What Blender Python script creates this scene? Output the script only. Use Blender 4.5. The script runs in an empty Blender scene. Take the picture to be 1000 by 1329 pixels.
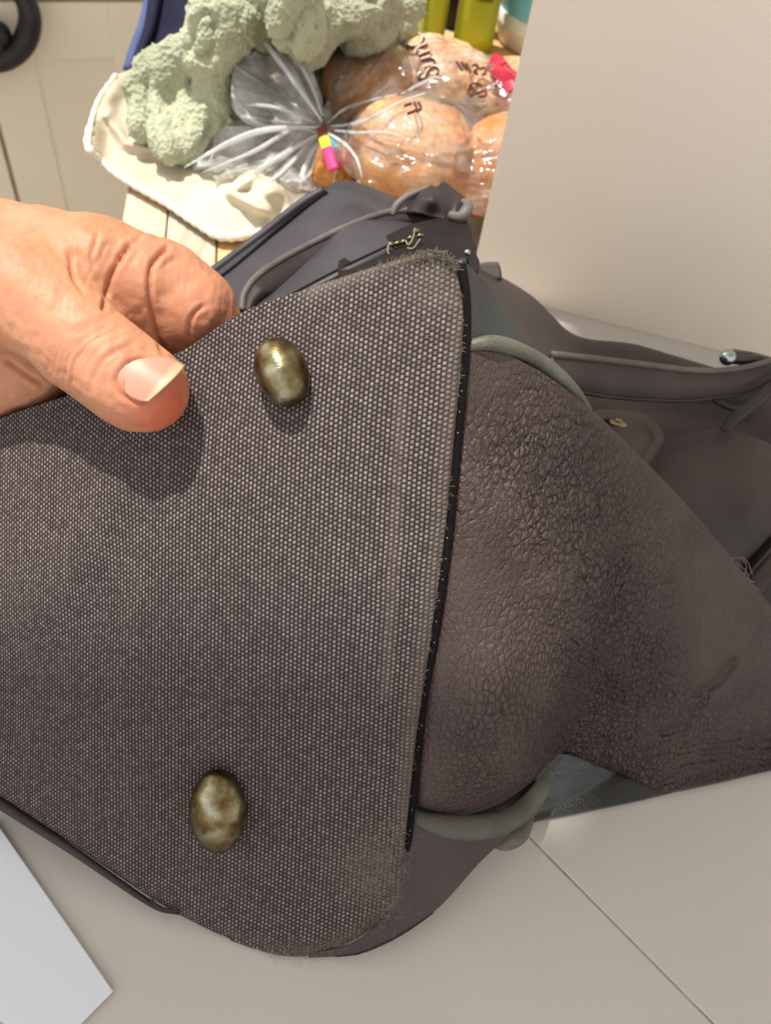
import bpy, math, numpy as np
from mathutils import Matrix, Vector

# ------------------------------------------------------------------ camera, light, exposure
H = 0.32                                   # lens height above the table top (table top is z = 0)
FPX = 1050.0
_D = np.array([-145, 852, 1050.]); _D /= np.linalg.norm(_D)
_Z = -_D; _f = np.array([0, 0, 1.]); _Y = _f - _D * _f.dot(_D); _Y /= np.linalg.norm(_Y)
_X = np.cross(_Y, _Z)
R = np.array([_X, _Y, _Z])                 # lens axes (x right, y down, z forward) -> world
CAMPOS = np.array([0, 0, H])
scene = bpy.context.scene
COL = scene.collection
cam = bpy.data.objects.new('camera', bpy.data.cameras.new('camera')); COL.objects.link(cam)
m = Matrix.Identity(4)
for r in range(3):
    m[r][0] = R[r][0]; m[r][1] = -R[r][1]; m[r][2] = -R[r][2]; m[r][3] = CAMPOS[r]
cam.matrix_world = m
cam.data.sensor_fit = 'HORIZONTAL'; cam.data.sensor_width = 36; cam.data.lens = 36 * FPX / 1000
cam.data.clip_start = 0.01; cam.data.clip_end = 30
cam.data.dof.use_dof = True; cam.data.dof.focus_distance = 0.25; cam.data.dof.aperture_fstop = 26
scene.camera = cam
vs = scene.view_settings
vs.view_transform = 'Standard'; vs.look = 'None'; vs.gamma = 1; vs.use_curve_mapping = False
vs.exposure = 0.0
wd = bpy.data.worlds.new('world'); scene.world = wd; wd.use_nodes = True
wd.node_tree.nodes['Background'].inputs[0].default_value = (1.0, 0.975, 0.95, 1)
wd.node_tree.nodes['Background'].inputs[1].default_value = 1.12
SUN = np.array([-0.20, 0.06, 0.85]); SUN /= np.linalg.norm(SUN)
def light(name, kind, loc, direction, energy, color, **kw):
    l = bpy.data.lights.new(name, kind); l.energy = energy; l.color = color
    for k, v in kw.items(): setattr(l, k, v)
    o = bpy.data.objects.new(name, l); COL.objects.link(o); o.location = loc
    o.rotation_euler = Vector(direction).to_track_quat('-Z', 'Y').to_euler()
    return o
light('sun', 'SUN', (-2, 2, 3), -SUN, 5.4, (1.0, 0.94, 0.86), angle=math.radians(1.1))
light('window_fill', 'AREA', (-.86, 0.85, .82), (1, 0, 0), 4, (0.90, 0.95, 1.0), shape='RECTANGLE', size=1.0, size_y=1.2)  # area fills added in both unseen window openings
light('window_fill', 'AREA', (-.86, -.55, .82), (1, 0, 0), 3.2, (0.90, 0.95, 1.0), shape='RECTANGLE', size=0.8, size_y=1.2)

# ------------------------------------------------------------------ helpers
def W(px, py, d):
    """point seen through pixel (px, py) at depth d, in world metres"""
    px, py, d = np.broadcast_arrays(np.asarray(px, float), np.asarray(py, float), np.asarray(d, float))
    c = np.stack([(px - 500) / FPX * d, (py - 664.5) / FPX * d, d], -1)
    return c @ R.T + CAMPOS
def lens(p):
    c = (np.asarray(p) - CAMPOS) @ R
    return 500 + FPX * c[..., 0] / c[..., 2], 664.5 + FPX * c[..., 1] / c[..., 2], c[..., 2]
def zdepth(px, py, z=0.0):
    w = np.stack([(np.asarray(px, float) - 500) / FPX, (np.asarray(py, float) - 664.5) / FPX, np.ones_like(np.asarray(px, float))], -1) @ R.T
    return (z - H) / w[..., 2]
def onz(px, py, z=0.0): return W(px, py, zdepth(px, py, z))

def _hash(i, j, k, s):
    n = (i * 374761393 + j * 668265263 + k * 1274126177 + s * 974711) & 0x7fffffff
    n = ((n ^ (n >> 13)) * 1274126177) & 0x7fffffff
    return ((n ^ (n >> 16)) & 0xffff) / 65535.0
def noise(p, f, seed=0):
    q = np.asarray(p, float) * f; i = np.floor(q).astype(np.int64); t = q - i; t = t * t * (3 - 2 * t)
    x, y, z = i[..., 0], i[..., 1], i[..., 2]; u, v, w = t[..., 0], t[..., 1], t[..., 2]
    r = 0
    for a in (0, 1):
        for b in (0, 1):
            for c in (0, 1):
                r = r + _hash(x + a, y + b, z + c, seed) * (u if a else 1 - u) * (v if b else 1 - v) * (w if c else 1 - w)
    return r * 2 - 1
def fbm(p, f, seed=0, n=3):
    return sum(noise(p, f * 2 ** k, seed + k) * 0.5 ** k for k in range(n))

def curve(pts, n):
    """Catmull-Rom through pts, n samples evenly spaced along it"""
    P = np.asarray(pts, float)
    if len(P) == 2: P = np.array([P[0], P[0] * .5 + P[1] * .5, P[1]])
    E = np.vstack([2 * P[0] - P[1], P, 2 * P[-1] - P[-2]]); out = []
    for i in range(len(P) - 1):
        a, b, c, d = E[i:i + 4]; t = np.linspace(0, 1, 24, endpoint=False)[:, None]
        out.append(.5 * (2 * b + (c - a) * t + (2 * a - 5 * b + 4 * c - d) * t ** 2 + (3 * b - a - 3 * c + d) * t ** 3))
    Q = np.vstack(out + [P[-1:]]); s = np.r_[0, np.cumsum(np.linalg.norm(np.diff(Q, axis=0), axis=1))]
    u = np.linspace(0, s[-1], n)
    return np.stack([np.interp(u, s, Q[:, k]) for k in range(Q.shape[1])], 1)
def rbf(pts):
    """smooth depth through (px, py, depth) samples"""
    P = np.asarray(pts, float); X = P[:, :2] / 500; n = len(P)
    def phi(r): return r ** 2 * np.log(r + 1e-9)
    A = np.zeros((n + 3, n + 3)); A[:n, :n] = phi(np.linalg.norm(X[:, None] - X[None], axis=2)) + np.eye(n) * 1e-4
    A[:n, n] = A[n, :n] = 1; A[:n, n + 1:n + 3] = X; A[n + 1:n + 3, :n] = X.T
    w = np.linalg.solve(A, np.r_[P[:, 2], 0, 0, 0])
    def f(px, py):
        x = np.stack([px, py], -1) / 500; r = np.linalg.norm(x[..., None, :] - X, axis=-1)
        return phi(r) @ w[:n] + w[n] + x @ w[n + 1:]
    return f
def coons(top, bot, left, right, nu, nv):
    T, B, L, Q = curve(top, nu), curve(bot, nu), curve(left, nv), curve(right, nv)
    u = np.linspace(0, 1, nu)[None, :, None]; v = np.linspace(0, 1, nv)[:, None, None]
    S = (1 - v) * T[None] + v * B[None] + (1 - u) * L[:, None] + u * Q[:, None]
    return S - ((1 - u) * (1 - v) * T[0] + u * (1 - v) * T[-1] + (1 - u) * v * B[0] + u * v * B[-1])
def grid_faces(nv, nu, wrap=False):
    i = np.arange(nv - 1)[:, None]; j = np.arange(nu if wrap else nu - 1)[None]
    a = i * nu + j; b = i * nu + (j + 1) % nu
    return np.stack([a, a + nu, b + nu, b], -1).reshape(-1, 4)
def near(px, py, poly):
    """pixel distance to a polyline"""
    P = np.asarray(poly, float); best = np.full(np.shape(px), 1e9)
    for a, b in zip(P[:-1], P[1:]):
        e = b - a; t = np.clip(((px - a[0]) * e[0] + (py - a[1]) * e[1]) / (e @ e), 0, 1)
        best = np.minimum(best, np.hypot(px - a[0] - t * e[0], py - a[1] - t * e[1]))
    return best
def sstep(x, a, b):
    t = np.clip((x - a) / (b - a), 0, 1); return t * t * (3 - 2 * t)

def tagged(o, label=None, cat=None, group=None, kind=None):
    if label: o['label'] = label
    if cat: o['category'] = cat
    if group: o['group'] = group
    if kind: o['kind'] = kind
    return o
def empty(name, loc, label=None, cat=None, group=None):
    o = bpy.data.objects.new(name, None); COL.objects.link(o); o.location = loc; o.empty_display_size = .02
    return tagged(o, label, cat, group)
def root_of(o):
    while o.parent: o = o.parent
    return o
def mesh(name, V, F, mat, parent=None, smooth=True, uv=None, colr=None, thick=0, origin=None):
    V = np.asarray(V, float).reshape(-1, 3)
    off = np.array(root_of(parent).location) if parent else (np.array(origin) if origin is not None else np.zeros(3))
    me = bpy.data.meshes.new(name); F = F if isinstance(F, list) else [tuple(f) for f in F.tolist()]
    me.from_pydata((V - off).tolist(), [], F)
    me.polygons.foreach_set('use_smooth', [smooth] * len(me.polygons))
    if uv is not None:
        li = np.empty(len(me.loops), int); me.loops.foreach_get('vertex_index', li)
        l = me.uv_layers.new(name='UVMap'); l.data.foreach_set('uv', np.asarray(uv).reshape(-1, 2)[li].ravel())
    if colr is not None:
        c = me.color_attributes.new('tint', 'FLOAT_COLOR', 'POINT')
        c.data.foreach_set('color', np.hstack([np.asarray(colr).reshape(-1, 3), np.ones((len(V), 1))]).ravel())
    me.materials.append(mat)
    o = bpy.data.objects.new(name, me); COL.objects.link(o)
    if parent: o.parent = parent
    elif origin is not None: o.location = origin
    if parent and parent.parent: pass
    if thick:
        s = o.modifiers.new('solid', 'SOLIDIFY'); s.thickness = thick; s.offset = -1
    return o
def patch(name, top, bot, left, right, depth, nu, nv, mat, parent=None, disp=None, thick=.0018, uvs=None, **kw):
    S = coons(top, bot, left, right, nu, nv); px, py = S[..., 0], S[..., 1]
    d = depth(px, py)
    if disp is not None: d = d + disp(px, py, d)
    if parent is not None and parent.name == 'handbag': d = np.minimum(d, zdepth(px, py, ZC + .001 + abs(thick)))
    V = W(px, py, d)
    return mesh(name, V, grid_faces(nv, nu), mat, parent, thick=thick, uv=uvs(px, py, V) if uvs else None, **kw)
def tube(name, pts, rad, mat, parent=None, n=None, seg=14, flat=1.0, up=None, caps=True, **kw):
    """swept tube along world points; flat squashes it along 'up'"""
    P = np.asarray(pts, float); n = n or max(12, len(P) * 8)
    rad = np.full(len(P), float(rad)) if np.isscalar(rad) else np.asarray(rad, float)
    C = curve(np.hstack([P, rad[:, None]]), n); Q, r = C[:, :3], C[:, 3]
    V, F = sweep(Q, r, seg, flat, up, caps)
    return mesh(name, V, F, mat, parent, **kw)
def sweep(Q, r, seg=14, flat=1.0, up=None, caps=True):
    n = len(Q); T = np.gradient(Q, axis=0); T /= np.linalg.norm(T, axis=1)[:, None] + 1e-12
    N = np.zeros_like(T); u = np.array(up if up is not None else [.1, .2, 1.])
    for i in range(n):
        if up is not None: u = np.array(up, float)
        u = u - T[i] * (u @ T[i]); u /= np.linalg.norm(u) + 1e-12; N[i] = u
    Bn = np.cross(T, N); a = np.linspace(0, 2 * np.pi, seg, endpoint=False)
    V = Q[:, None] + r[:, None, None] * (np.cos(a)[None, :, None] * Bn[:, None] + flat * np.sin(a)[None, :, None] * N[:, None])
    F = [tuple(f) for f in grid_faces(n, seg, True).tolist()]
    V = V.reshape(-1, 3)
    if caps:
        V = np.vstack([V, Q[0], Q[-1]]); k = n * seg
        F += [(k, j, (j + 1) % seg) for j in range(seg)]
        F += [(k + 1, (n - 1) * seg + (j + 1) % seg, (n - 1) * seg + j) for j in range(seg)]
    return V, F
def join(parts):
    V, F, o = [], [], 0
    for v, f in parts:
        V.append(v); F += [tuple(i + o for i in q) for q in (f if isinstance(f, list) else f.tolist())]; o += len(v)
    return np.vstack(V), F
def frame_box(o, ax, lo, hi):
    """box in a frame: origin o, rows of ax are the axes"""
    c = np.array([[x, y, z] for x in (lo[0], hi[0]) for y in (lo[1], hi[1]) for z in (lo[2], hi[2])], float)
    return np.asarray(o) + c @ np.asarray(ax), [(0, 1, 3, 2), (4, 6, 7, 5), (0, 4, 5, 1), (2, 3, 7, 6), (0, 2, 6, 4), (1, 5, 7, 3)]
def bevel(o, w=.001, n=2):
    b = o.modifiers.new('bevel', 'BEVEL'); b.width = w; b.segments = n; b.limit_method = 'ANGLE'; return o
I3 = np.eye(3)

# signed distance field -> one continuous surface
def field(lo, hi, h):
    n = np.ceil((np.array(hi) - lo) / h).astype(int) + 1
    g = [lo[k] + h * np.arange(n[k]) for k in range(3)]
    return dict(lo=np.array(lo, float), h=h, g=g, F=np.full(n, 0.03, np.float32))
def add_capsule(fd, a, b, ra, rb, k):
    a, b = np.array(a, float), np.array(b, float); M = max(ra, rb) + k * 1.5 + .003; sl, G = [], []
    for ax in range(3):
        i0 = max(0, int((min(a[ax], b[ax]) - M - fd['lo'][ax]) / fd['h'])); i1 = min(len(fd['g'][ax]), int((max(a[ax], b[ax]) + M - fd['lo'][ax]) / fd['h']) + 2)
        if i1 <= i0: return
        sl.append(slice(i0, i1)); G.append(fd['g'][ax][i0:i1])
    x, y, z = np.meshgrid(*G, indexing='ij', sparse=True); e = b - a; L = e @ e + 1e-12
    t = np.clip(((x - a[0]) * e[0] + (y - a[1]) * e[1] + (z - a[2]) * e[2]) / L, 0, 1)
    d = np.sqrt((x - a[0] - t * e[0]) ** 2 + (y - a[1] - t * e[1]) ** 2 + (z - a[2] - t * e[2]) ** 2) - (ra + (rb - ra) * t)
    s = fd['F'][tuple(sl)]; q = np.maximum(k - np.abs(s - d), 0) / k
    fd['F'][tuple(sl)] = np.minimum(s, d) - q * q * k * .25
def surface(fd):
    F = fd['F']; s = F < 0; n = F.shape
    c = lambda A, i, j, k: A[i:n[0] - 1 + i, j:n[1] - 1 + j, k:n[2] - 1 + k]
    cnt = sum(c(s, i, j, k).astype(np.int8) for i in (0, 1) for j in (0, 1) for k in (0, 1))
    act = (cnt > 0) & (cnt < 8); ids = np.full(act.shape, -1, np.int64); I = np.argwhere(act); ids[act] = np.arange(len(I))
    acc = np.zeros((len(I), 3)); w = np.zeros(len(I)); cr = [(i, j, k) for i in (0, 1) for j in (0, 1) for k in (0, 1)]
    for a in cr:
        for ax in range(3):
            if a[ax]: continue
            b = list(a); b[ax] = 1; fa = F[tuple((I + a).T)]; fb = F[tuple((I + b).T)]; x = (fa < 0) != (fb < 0)
            t = np.where(x, fa / np.where(x, fa - fb, 1), 0); p = np.array(a, float) + t[:, None] * (np.array(b) - a)
            acc[x] += p[x]; w[x] += 1
    V = fd['lo'] + (I + acc / w[:, None]) * fd['h']; Q = []
    for ax in range(3):
        o1, o2 = [(1, 2), (2, 0), (0, 1)][ax]
        sl0 = [slice(1, n[q] - 1) for q in range(3)]; sl1 = list(sl0); sl0[ax] = slice(0, n[ax] - 1); sl1[ax] = slice(1, n[ax])
        A, B = s[tuple(sl0)], s[tuple(sl1)]; E = np.argwhere(A != B); flip = A[tuple(E.T)]
        base = E + [0 if q == ax else 1 for q in range(3)]
        def cid(d1, d2):
            q = base.copy(); q[:, o1] -= d1; q[:, o2] -= d2; return ids[tuple(q.T)]
        f = np.stack([cid(1, 1), cid(0, 1), cid(0, 0), cid(1, 0)], 1); f[~flip] = f[~flip][:, ::-1]; Q.append(f)
    Q = np.vstack(Q)
    return V, Q[(Q >= 0).all(1)]
def normals(V, F):
    F = np.asarray(F); nrm = np.cross(V[F[:, 2]] - V[F[:, 0]], V[F[:, 3]] - V[F[:, 1]]); N = np.zeros_like(V)
    for k in range(4): np.add.at(N, F[:, k], nrm)
    return N / (np.linalg.norm(N, axis=1)[:, None] + 1e-12)
def relax(V, F, n=2, a=.5):
    F = np.asarray(F); e = np.vstack([F[:, [k, (k + 1) % 4]] for k in range(4)]); e = np.vstack([e, e[:, ::-1]])
    deg = np.bincount(e[:, 0], minlength=len(V))[:, None]
    for _ in range(n):
        S = np.stack([np.bincount(e[:, 0], V[e[:, 1], k], len(V)) for k in range(3)], 1)
        V = V * (1 - a) + a * S / np.maximum(deg, 1)
    return V
def ellipsoid(c, ax, rad, nu=48, nv=24, power=1.0):
    a = np.linspace(0, 2 * np.pi, nu, endpoint=False)[None]; b = np.linspace(-np.pi / 2 + .02, np.pi / 2 - .02, nv)[:, None]
    L = np.stack([np.cos(b) * np.cos(a), np.cos(b) * np.sin(a), np.sin(b) + 0 * a], -1).reshape(-1, 3)
    F = [tuple(f[::-1]) for f in grid_faces(nv, nu, True).tolist()] + [tuple(range(nu - 1, -1, -1)), tuple(range((nv - 1) * nu, nv * nu))]
    return np.asarray(c) + (L * rad) @ np.asarray(ax), F, L

# ------------------------------------------------------------------ materials
def sr(r, g, b):
    f = lambda c: (c / 255 / 12.92) if c <= 10 else ((c / 255 + .055) / 1.055) ** 2.4
    return (f(r), f(g), f(b), 1)
class Mat:
    def __init__(s, name, rough=.6, spec=.5, metal=0):
        s.m = bpy.data.materials.new(name); s.m.use_nodes = True; s.t = s.m.node_tree; s.b = s.t.nodes['Principled BSDF']
        s.b.inputs['Roughness'].default_value = rough; s.b.inputs['Specular IOR Level'].default_value = spec; s.b.inputs['Metallic'].default_value = metal
        s.co = s.n('ShaderNodeTexCoord').outputs['Object']
    def n(s, t, **kw):
        x = s.t.nodes.new(t)
        for k, v in kw.items(): setattr(x, k, v)
        return x
    def l(s, a, b): s.t.links.new(a, b)
    def tex(s, scale, kind='noise', detail=4, co=None, stretch=None, **kw):
        x = s.n('ShaderNodeTexNoise' if kind == 'noise' else 'ShaderNodeTexVoronoi', **kw)
        x.inputs['Scale'].default_value = scale
        if kind == 'noise': x.inputs['Detail'].default_value = detail
        co = co or s.co
        if stretch:
            mp = s.n('ShaderNodeMapping'); mp.inputs['Scale'].default_value = stretch[:3]
            if len(stretch) > 3: mp.inputs['Rotation'].default_value = stretch[3:]
            s.l(co, mp.inputs['Vector']); co = mp.outputs[0]
        s.l(co, x.inputs['Vector'])
        return x.outputs['Fac' if kind == 'noise' else 'Distance']
    def ramp(s, src, stops):
        r = s.n('ShaderNodeValToRGB'); e = r.color_ramp.elements
        while len(e) < len(stops): e.new(.5)
        for q, (p, c) in zip(e, stops): q.position = p; q.color = c
        s.l(src, r.inputs[0]); return r.outputs[0]
    def math(s, op, a, b=None, c=None):
        x = s.n('ShaderNodeMath', operation=op)
        for i, v in enumerate((a, b, c)):
            if v is None: continue
            if isinstance(v, (int, float)): x.inputs[i].default_value = v
            else: s.l(v, x.inputs[i])
        return x.outputs[0]
    def mix(s, f, a, b, mode='MIX'):
        x = s.n('ShaderNodeMix', data_type='RGBA', blend_type=mode)
        for i, v in ((0, f), (6, a), (7, b)):
            if isinstance(v, (int, float, tuple)): x.inputs[i].default_value = v
            else: s.l(v, x.inputs[i])
        return x.outputs[2]
    def color(s, v):
        if isinstance(v, tuple): s.b.inputs['Base Color'].default_value = v
        else: s.l(v, s.b.inputs['Base Color'])
        return s
    def bump(s, h, strength=.5, dist=.001):
        b = s.n('ShaderNodeBump'); b.inputs['Strength'].default_value = strength; b.inputs['Distance'].default_value = dist
        s.l(h, b.inputs['Height'])
        if getattr(s, 'last', None): s.l(s.last, b.inputs['Normal'])
        s.last = b.outputs[0]; s.l(b.outputs[0], s.b.inputs['Normal']); return s
def leather(name, c1, c2, grain=900, rough=.5, spec=.45, amt=.35, pebble=False):
    M = Mat(name, rough, spec)
    col = M.ramp(M.tex(35, detail=6), [(.3, c1), (.7, c2)])
    fine = M.tex(1400, detail=3)
    col = M.mix(.35, col, M.ramp(fine, [(.35, (.25, .25, .25, 1)), (.65, (1, 1, 1, 1))]), 'MULTIPLY')
    if pebble:                              # creased pebble grain; its strength is a per-point value on the hide
        tint = M.n('ShaderNodeVertexColor', layer_name='tint').outputs[0]; sc = M.n('ShaderNodeSeparateColor'); M.l(tint, sc.inputs[0])
        mp = M.n('ShaderNodeMapping'); mp.inputs['Scale'].default_value = (1.25, .8, .8); M.l(M.co, mp.inputs['Vector'])
        wn = M.n('ShaderNodeTexNoise'); wn.inputs['Scale'].default_value = 160; M.l(M.co, wn.inputs['Vector'])
        va = M.n('ShaderNodeVectorMath', operation='SCALE'); M.l(wn.outputs['Color'], va.inputs[0]); va.inputs['Scale'].default_value = .0016
        vb = M.n('ShaderNodeVectorMath', operation='ADD'); M.l(mp.outputs[0], vb.inputs[0]); M.l(va.outputs[0], vb.inputs[1])
        v = M.tex(400, 'voronoi', feature='DISTANCE_TO_EDGE', co=vb.outputs[0])
        e = M.math('SMOOTH_MIN', v, .22, .12)
        h = M.math('MULTIPLY', e, M.math('ADD', sc.outputs[0], .08))
        M.bump(h, .9, .0036)
        col = M.mix(M.math('MULTIPLY', M.math('SUBTRACT', 1.0, M.math('MULTIPLY', e, 5)), M.math('MULTIPLY', sc.outputs[0], .55)), col, tuple(q * .35 for q in c1[:3]) + (1,))
    M.color(col)
    M.bump(M.tex(grain, 'voronoi', feature='DISTANCE_TO_EDGE'), amt, .0005)
    M.bump(M.tex(1800, detail=4), amt * .7, .0003)
    return M.m
m_gusset = leather('brown_leather', sr(58, 44, 43), sr(82, 66, 61), 1000, .46, .45, .6, True)
m_strap = leather('brown_strap_leather', sr(50, 39, 38), sr(68, 57, 54), 1400, .48, .45, .3)
m_corner = leather('worn_corner_leather', sr(58, 49, 50), sr(78, 68, 67), 1500, .48, .45, .2)
m_face_shade = leather('shaded_strap_face', sr(33, 26, 27), sr(50, 41, 41), 1400, .5, .4, .3)  # strap face with its shade put into the leather colour
m_zip = leather('near_black_cloth', sr(22, 18, 20), sr(34, 28, 30), 1500, .7, .2, .2)  # near-black cloth for the zip panel
m_body = leather('dark_leather', sr(40, 32, 34), sr(56, 47, 48), 1500, .5, .45, .2)
m_blue = leather('slate_leather', sr(52, 49, 58), sr(70, 67, 75), 1500, .5, .5, .2)
m_teal = leather('black_leather', sr(34, 36, 38), sr(54, 58, 58), 900, .34, .6, .5)
m_pipe = leather('worn_piping', sr(62, 64, 58), sr(112, 112, 98), 1200, .45, .5, .3)
m_rim = leather('worn_strap_edge', sr(88, 80, 80), sr(118, 110, 106), 1200, .5, .4, .2)
m_black = Mat('seam_gap_shade', .9, .1).color(sr(24, 20, 22)).m  # black stands in for the shade in seam gaps and grooves
def canvas():
    M = Mat('ribbed_canvas', .62, .35)
    uv = M.n('ShaderNodeTexCoord').outputs['UV']; sp = M.n('ShaderNodeSeparateXYZ'); M.l(uv, sp.inputs[0])
    wob = M.math('MULTIPLY', M.math('SUBTRACT', M.tex(60, detail=2), .5), .5)
    u = M.math('ADD', sp.outputs[0], wob); v = M.math('ADD', sp.outputs[1], wob)
    row = M.math('FLOOR', u)
    us = M.math('ADD', v, M.math('MULTIPLY', M.math('MODULO', row, 2), .5)); v = u
    su = M.math('SINE', M.math('MULTIPLY', M.math('FRACT', us), math.pi)); sv = M.math('SINE', M.math('MULTIPLY', M.math('FRACT', v), math.pi))
    h = M.math('MULTIPLY', M.math('POWER', su, .8), M.math('POWER', sv, .8))
    cell = M.n('ShaderNodeTexWhiteNoise', noise_dimensions='2D'); cb = M.n('ShaderNodeCombineXYZ')
    M.l(M.math('FLOOR', us), cb.inputs[0]); M.l(row, cb.inputs[1]); M.l(cb.outputs[0], cell.inputs[0])
    thread = M.mix(cell.outputs[0], sr(112, 99, 98), sr(160, 147, 145))
    dark = M.mix(M.tex(25, detail=5), sr(30, 23, 25), sr(42, 34, 33))
    col = M.mix(M.math('SMOOTH_MIN', M.math('MULTIPLY', M.math('POWER', h, 2.0), 1.0), 1, .1), dark, thread)
    tint = M.n('ShaderNodeVertexColor', layer_name='tint').outputs[0]
    sc = M.n('ShaderNodeSeparateColor'); M.l(tint, sc.inputs[0])
    worn = M.mix(M.tex(1500, detail=4), sr(80, 72, 65), sr(124, 113, 101))
    col = M.mix(M.math('MULTIPLY', sc.outputs[0], M.math('ADD', .35, M.math('MULTIPLY', M.tex(220), .7))), col, worn)
    M.color(col)
    M.bump(h, .8, .0006); M.bump(M.tex(1600, detail=3), .25, .0004)
    return M.m
m_canvas = canvas()
def metal():
    M = Mat('aged_brass', .24, .5, 1)
    n1 = M.tex(160, detail=6); col = M.ramp(n1, [(.3, sr(74, 44, 30)), (.46, sr(112, 98, 66)), (.6, sr(140, 134, 104)), (.78, sr(182, 182, 172))])
    M.color(col); M.l(M.math('ADD', .15, M.math('MULTIPLY', M.tex(300, detail=6), .35)), M.b.inputs['Roughness'])
    M.bump(M.tex(120, detail=3), .35, .001); M.bump(M.tex(500, detail=6, stretch=(1, 6, 1, .4, .3, .9)), .3, .0003)
    return M.m
m_metal = metal()
def skin():
    M = Mat('skin', .5, .35)
    tint = M.n('ShaderNodeVertexColor', layer_name='tint').outputs[0]
    mott = M.ramp(M.tex(90, detail=5), [(.3, (.86, .80, .80, 1)), (.7, (1, 1, 1, 1))])
    M.color(M.mix(1.0, tint, mott, 'MULTIPLY'))
    M.b.inputs['Subsurface Weight'].default_value = .25; M.b.inputs['Subsurface Radius'].default_value = (.0035, .0013, .0007); M.b.inputs['Subsurface Scale'].default_value = 1
    M.bump(M.tex(1100, 'voronoi', feature='DISTANCE_TO_EDGE'), .3, .0003); M.bump(M.tex(700, detail=5), .3, .0003)
    return M.m
m_skin = skin()
def nail():
    M = Mat('nail', .22, .6); uv = M.n('ShaderNodeTexCoord').outputs['UV']; sp = M.n('ShaderNodeSeparateXYZ'); M.l(uv, sp.inputs[0])
    M.color(M.ramp(sp.outputs[0], [(0, sr(196, 142, 124)), (.12, sr(204, 152, 134)), (.8, sr(198, 142, 122)), (.90, sr(204, 172, 138)), (1, sr(204, 176, 136))]))
    M.b.inputs['Subsurface Weight'].default_value = .2; M.b.inputs['Subsurface Radius'].default_value = (.002, .001, .0007); M.b.inputs['Subsurface Scale'].default_value = 1
    M.bump(M.tex(300, detail=2, co=uv, stretch=(.02, 1, 1)), .15, .0003)
    return M.m
m_nail = nail(); m_nail.node_tree.nodes['Principled BSDF'].inputs['Roughness'].default_value = .34
def plain(name, c1, c2, scale=40, rough=.7, spec=.3, bump=.0, bscale=600, bdist=.0004):
    M = Mat(name, rough, spec); M.color(M.ramp(M.tex(scale, detail=5), [(.3, c1), (.7, c2)]))
    if bump: M.bump(M.tex(bscale, detail=4), bump, bdist)
    return M.m
m_board = plain('white_foam_board', sr(238, 226, 212), sr(243, 232, 218), 6, .75, .25, .25, 900)
m_sheet = plain('white_card', sr(188, 184, 179), sr(196, 192, 187), 5, .6, .3, .2, 700)
m_crease = plain('mottled_crease', sr(120, 112, 102), sr(188, 182, 174), 90, .8, .2)
m_paper = plain('white_paper', sr(214, 220, 230), sr(220, 226, 236), 5, .6, .3)
m_cream = plain('cream_cabinet_paint', sr(240, 231, 208), sr(246, 238, 218), 4, .45, .4, .08, 300)
m_iron = plain('black_iron', sr(22, 22, 26), sr(40, 40, 44), 50, .38, .5, .3, 300)
m_bread = None
def bread():
    M = Mat('bread_crust', .5, .35); tint = M.n('ShaderNodeVertexColor', layer_name='tint').outputs[0]
    sc = M.n('ShaderNodeSeparateColor'); M.l(tint, sc.inputs[0])
    crust = M.ramp(M.tex(28, detail=6), [(.25, sr(176, 108, 48)), (.55, sr(208, 146, 76)), (.8, sr(226, 178, 112))])
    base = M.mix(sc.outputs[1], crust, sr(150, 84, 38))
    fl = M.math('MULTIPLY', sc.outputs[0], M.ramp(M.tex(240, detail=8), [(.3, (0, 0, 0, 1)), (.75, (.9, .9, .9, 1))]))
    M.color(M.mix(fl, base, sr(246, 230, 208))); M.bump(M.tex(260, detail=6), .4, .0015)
    return M.m
m_bread = bread()
def terry(name, c1, c2, s):
    M = Mat(name, .95, .1); M.color(M.ramp(M.tex(18, detail=6), [(.3, c1), (.7, c2)]))
    M.bump(M.tex(s, 'voronoi'), .8, .0022); M.b.inputs['Sheen Weight'].default_value = .3
    return M.m
m_green = terry('sage_terry', sr(146, 152, 124), sr(188, 193, 166), 330)
def linen():
    M = Mat('cream_cotton', .92, .1); M.color(M.ramp(M.tex(22, detail=5), [(.3, sr(186, 176, 152)), (.7, sr(218, 211, 190))]))
    M.bump(M.tex(500, detail=3, stretch=(1, 3, 1)), .6, .0012); return M.m
m_linen = linen()
m_hem = plain('white_hem', sr(222, 216, 198), sr(236, 231, 216), 60, .9, .1, .5, 500)
m_navy = plain('navy_fabric', sr(24, 25, 48), sr(36, 38, 66), 30, .8, .2, .4, 900)
m_navy2 = plain('blue_piping', sr(64, 76, 122), sr(84, 98, 144), 30, .7, .3)
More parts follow.
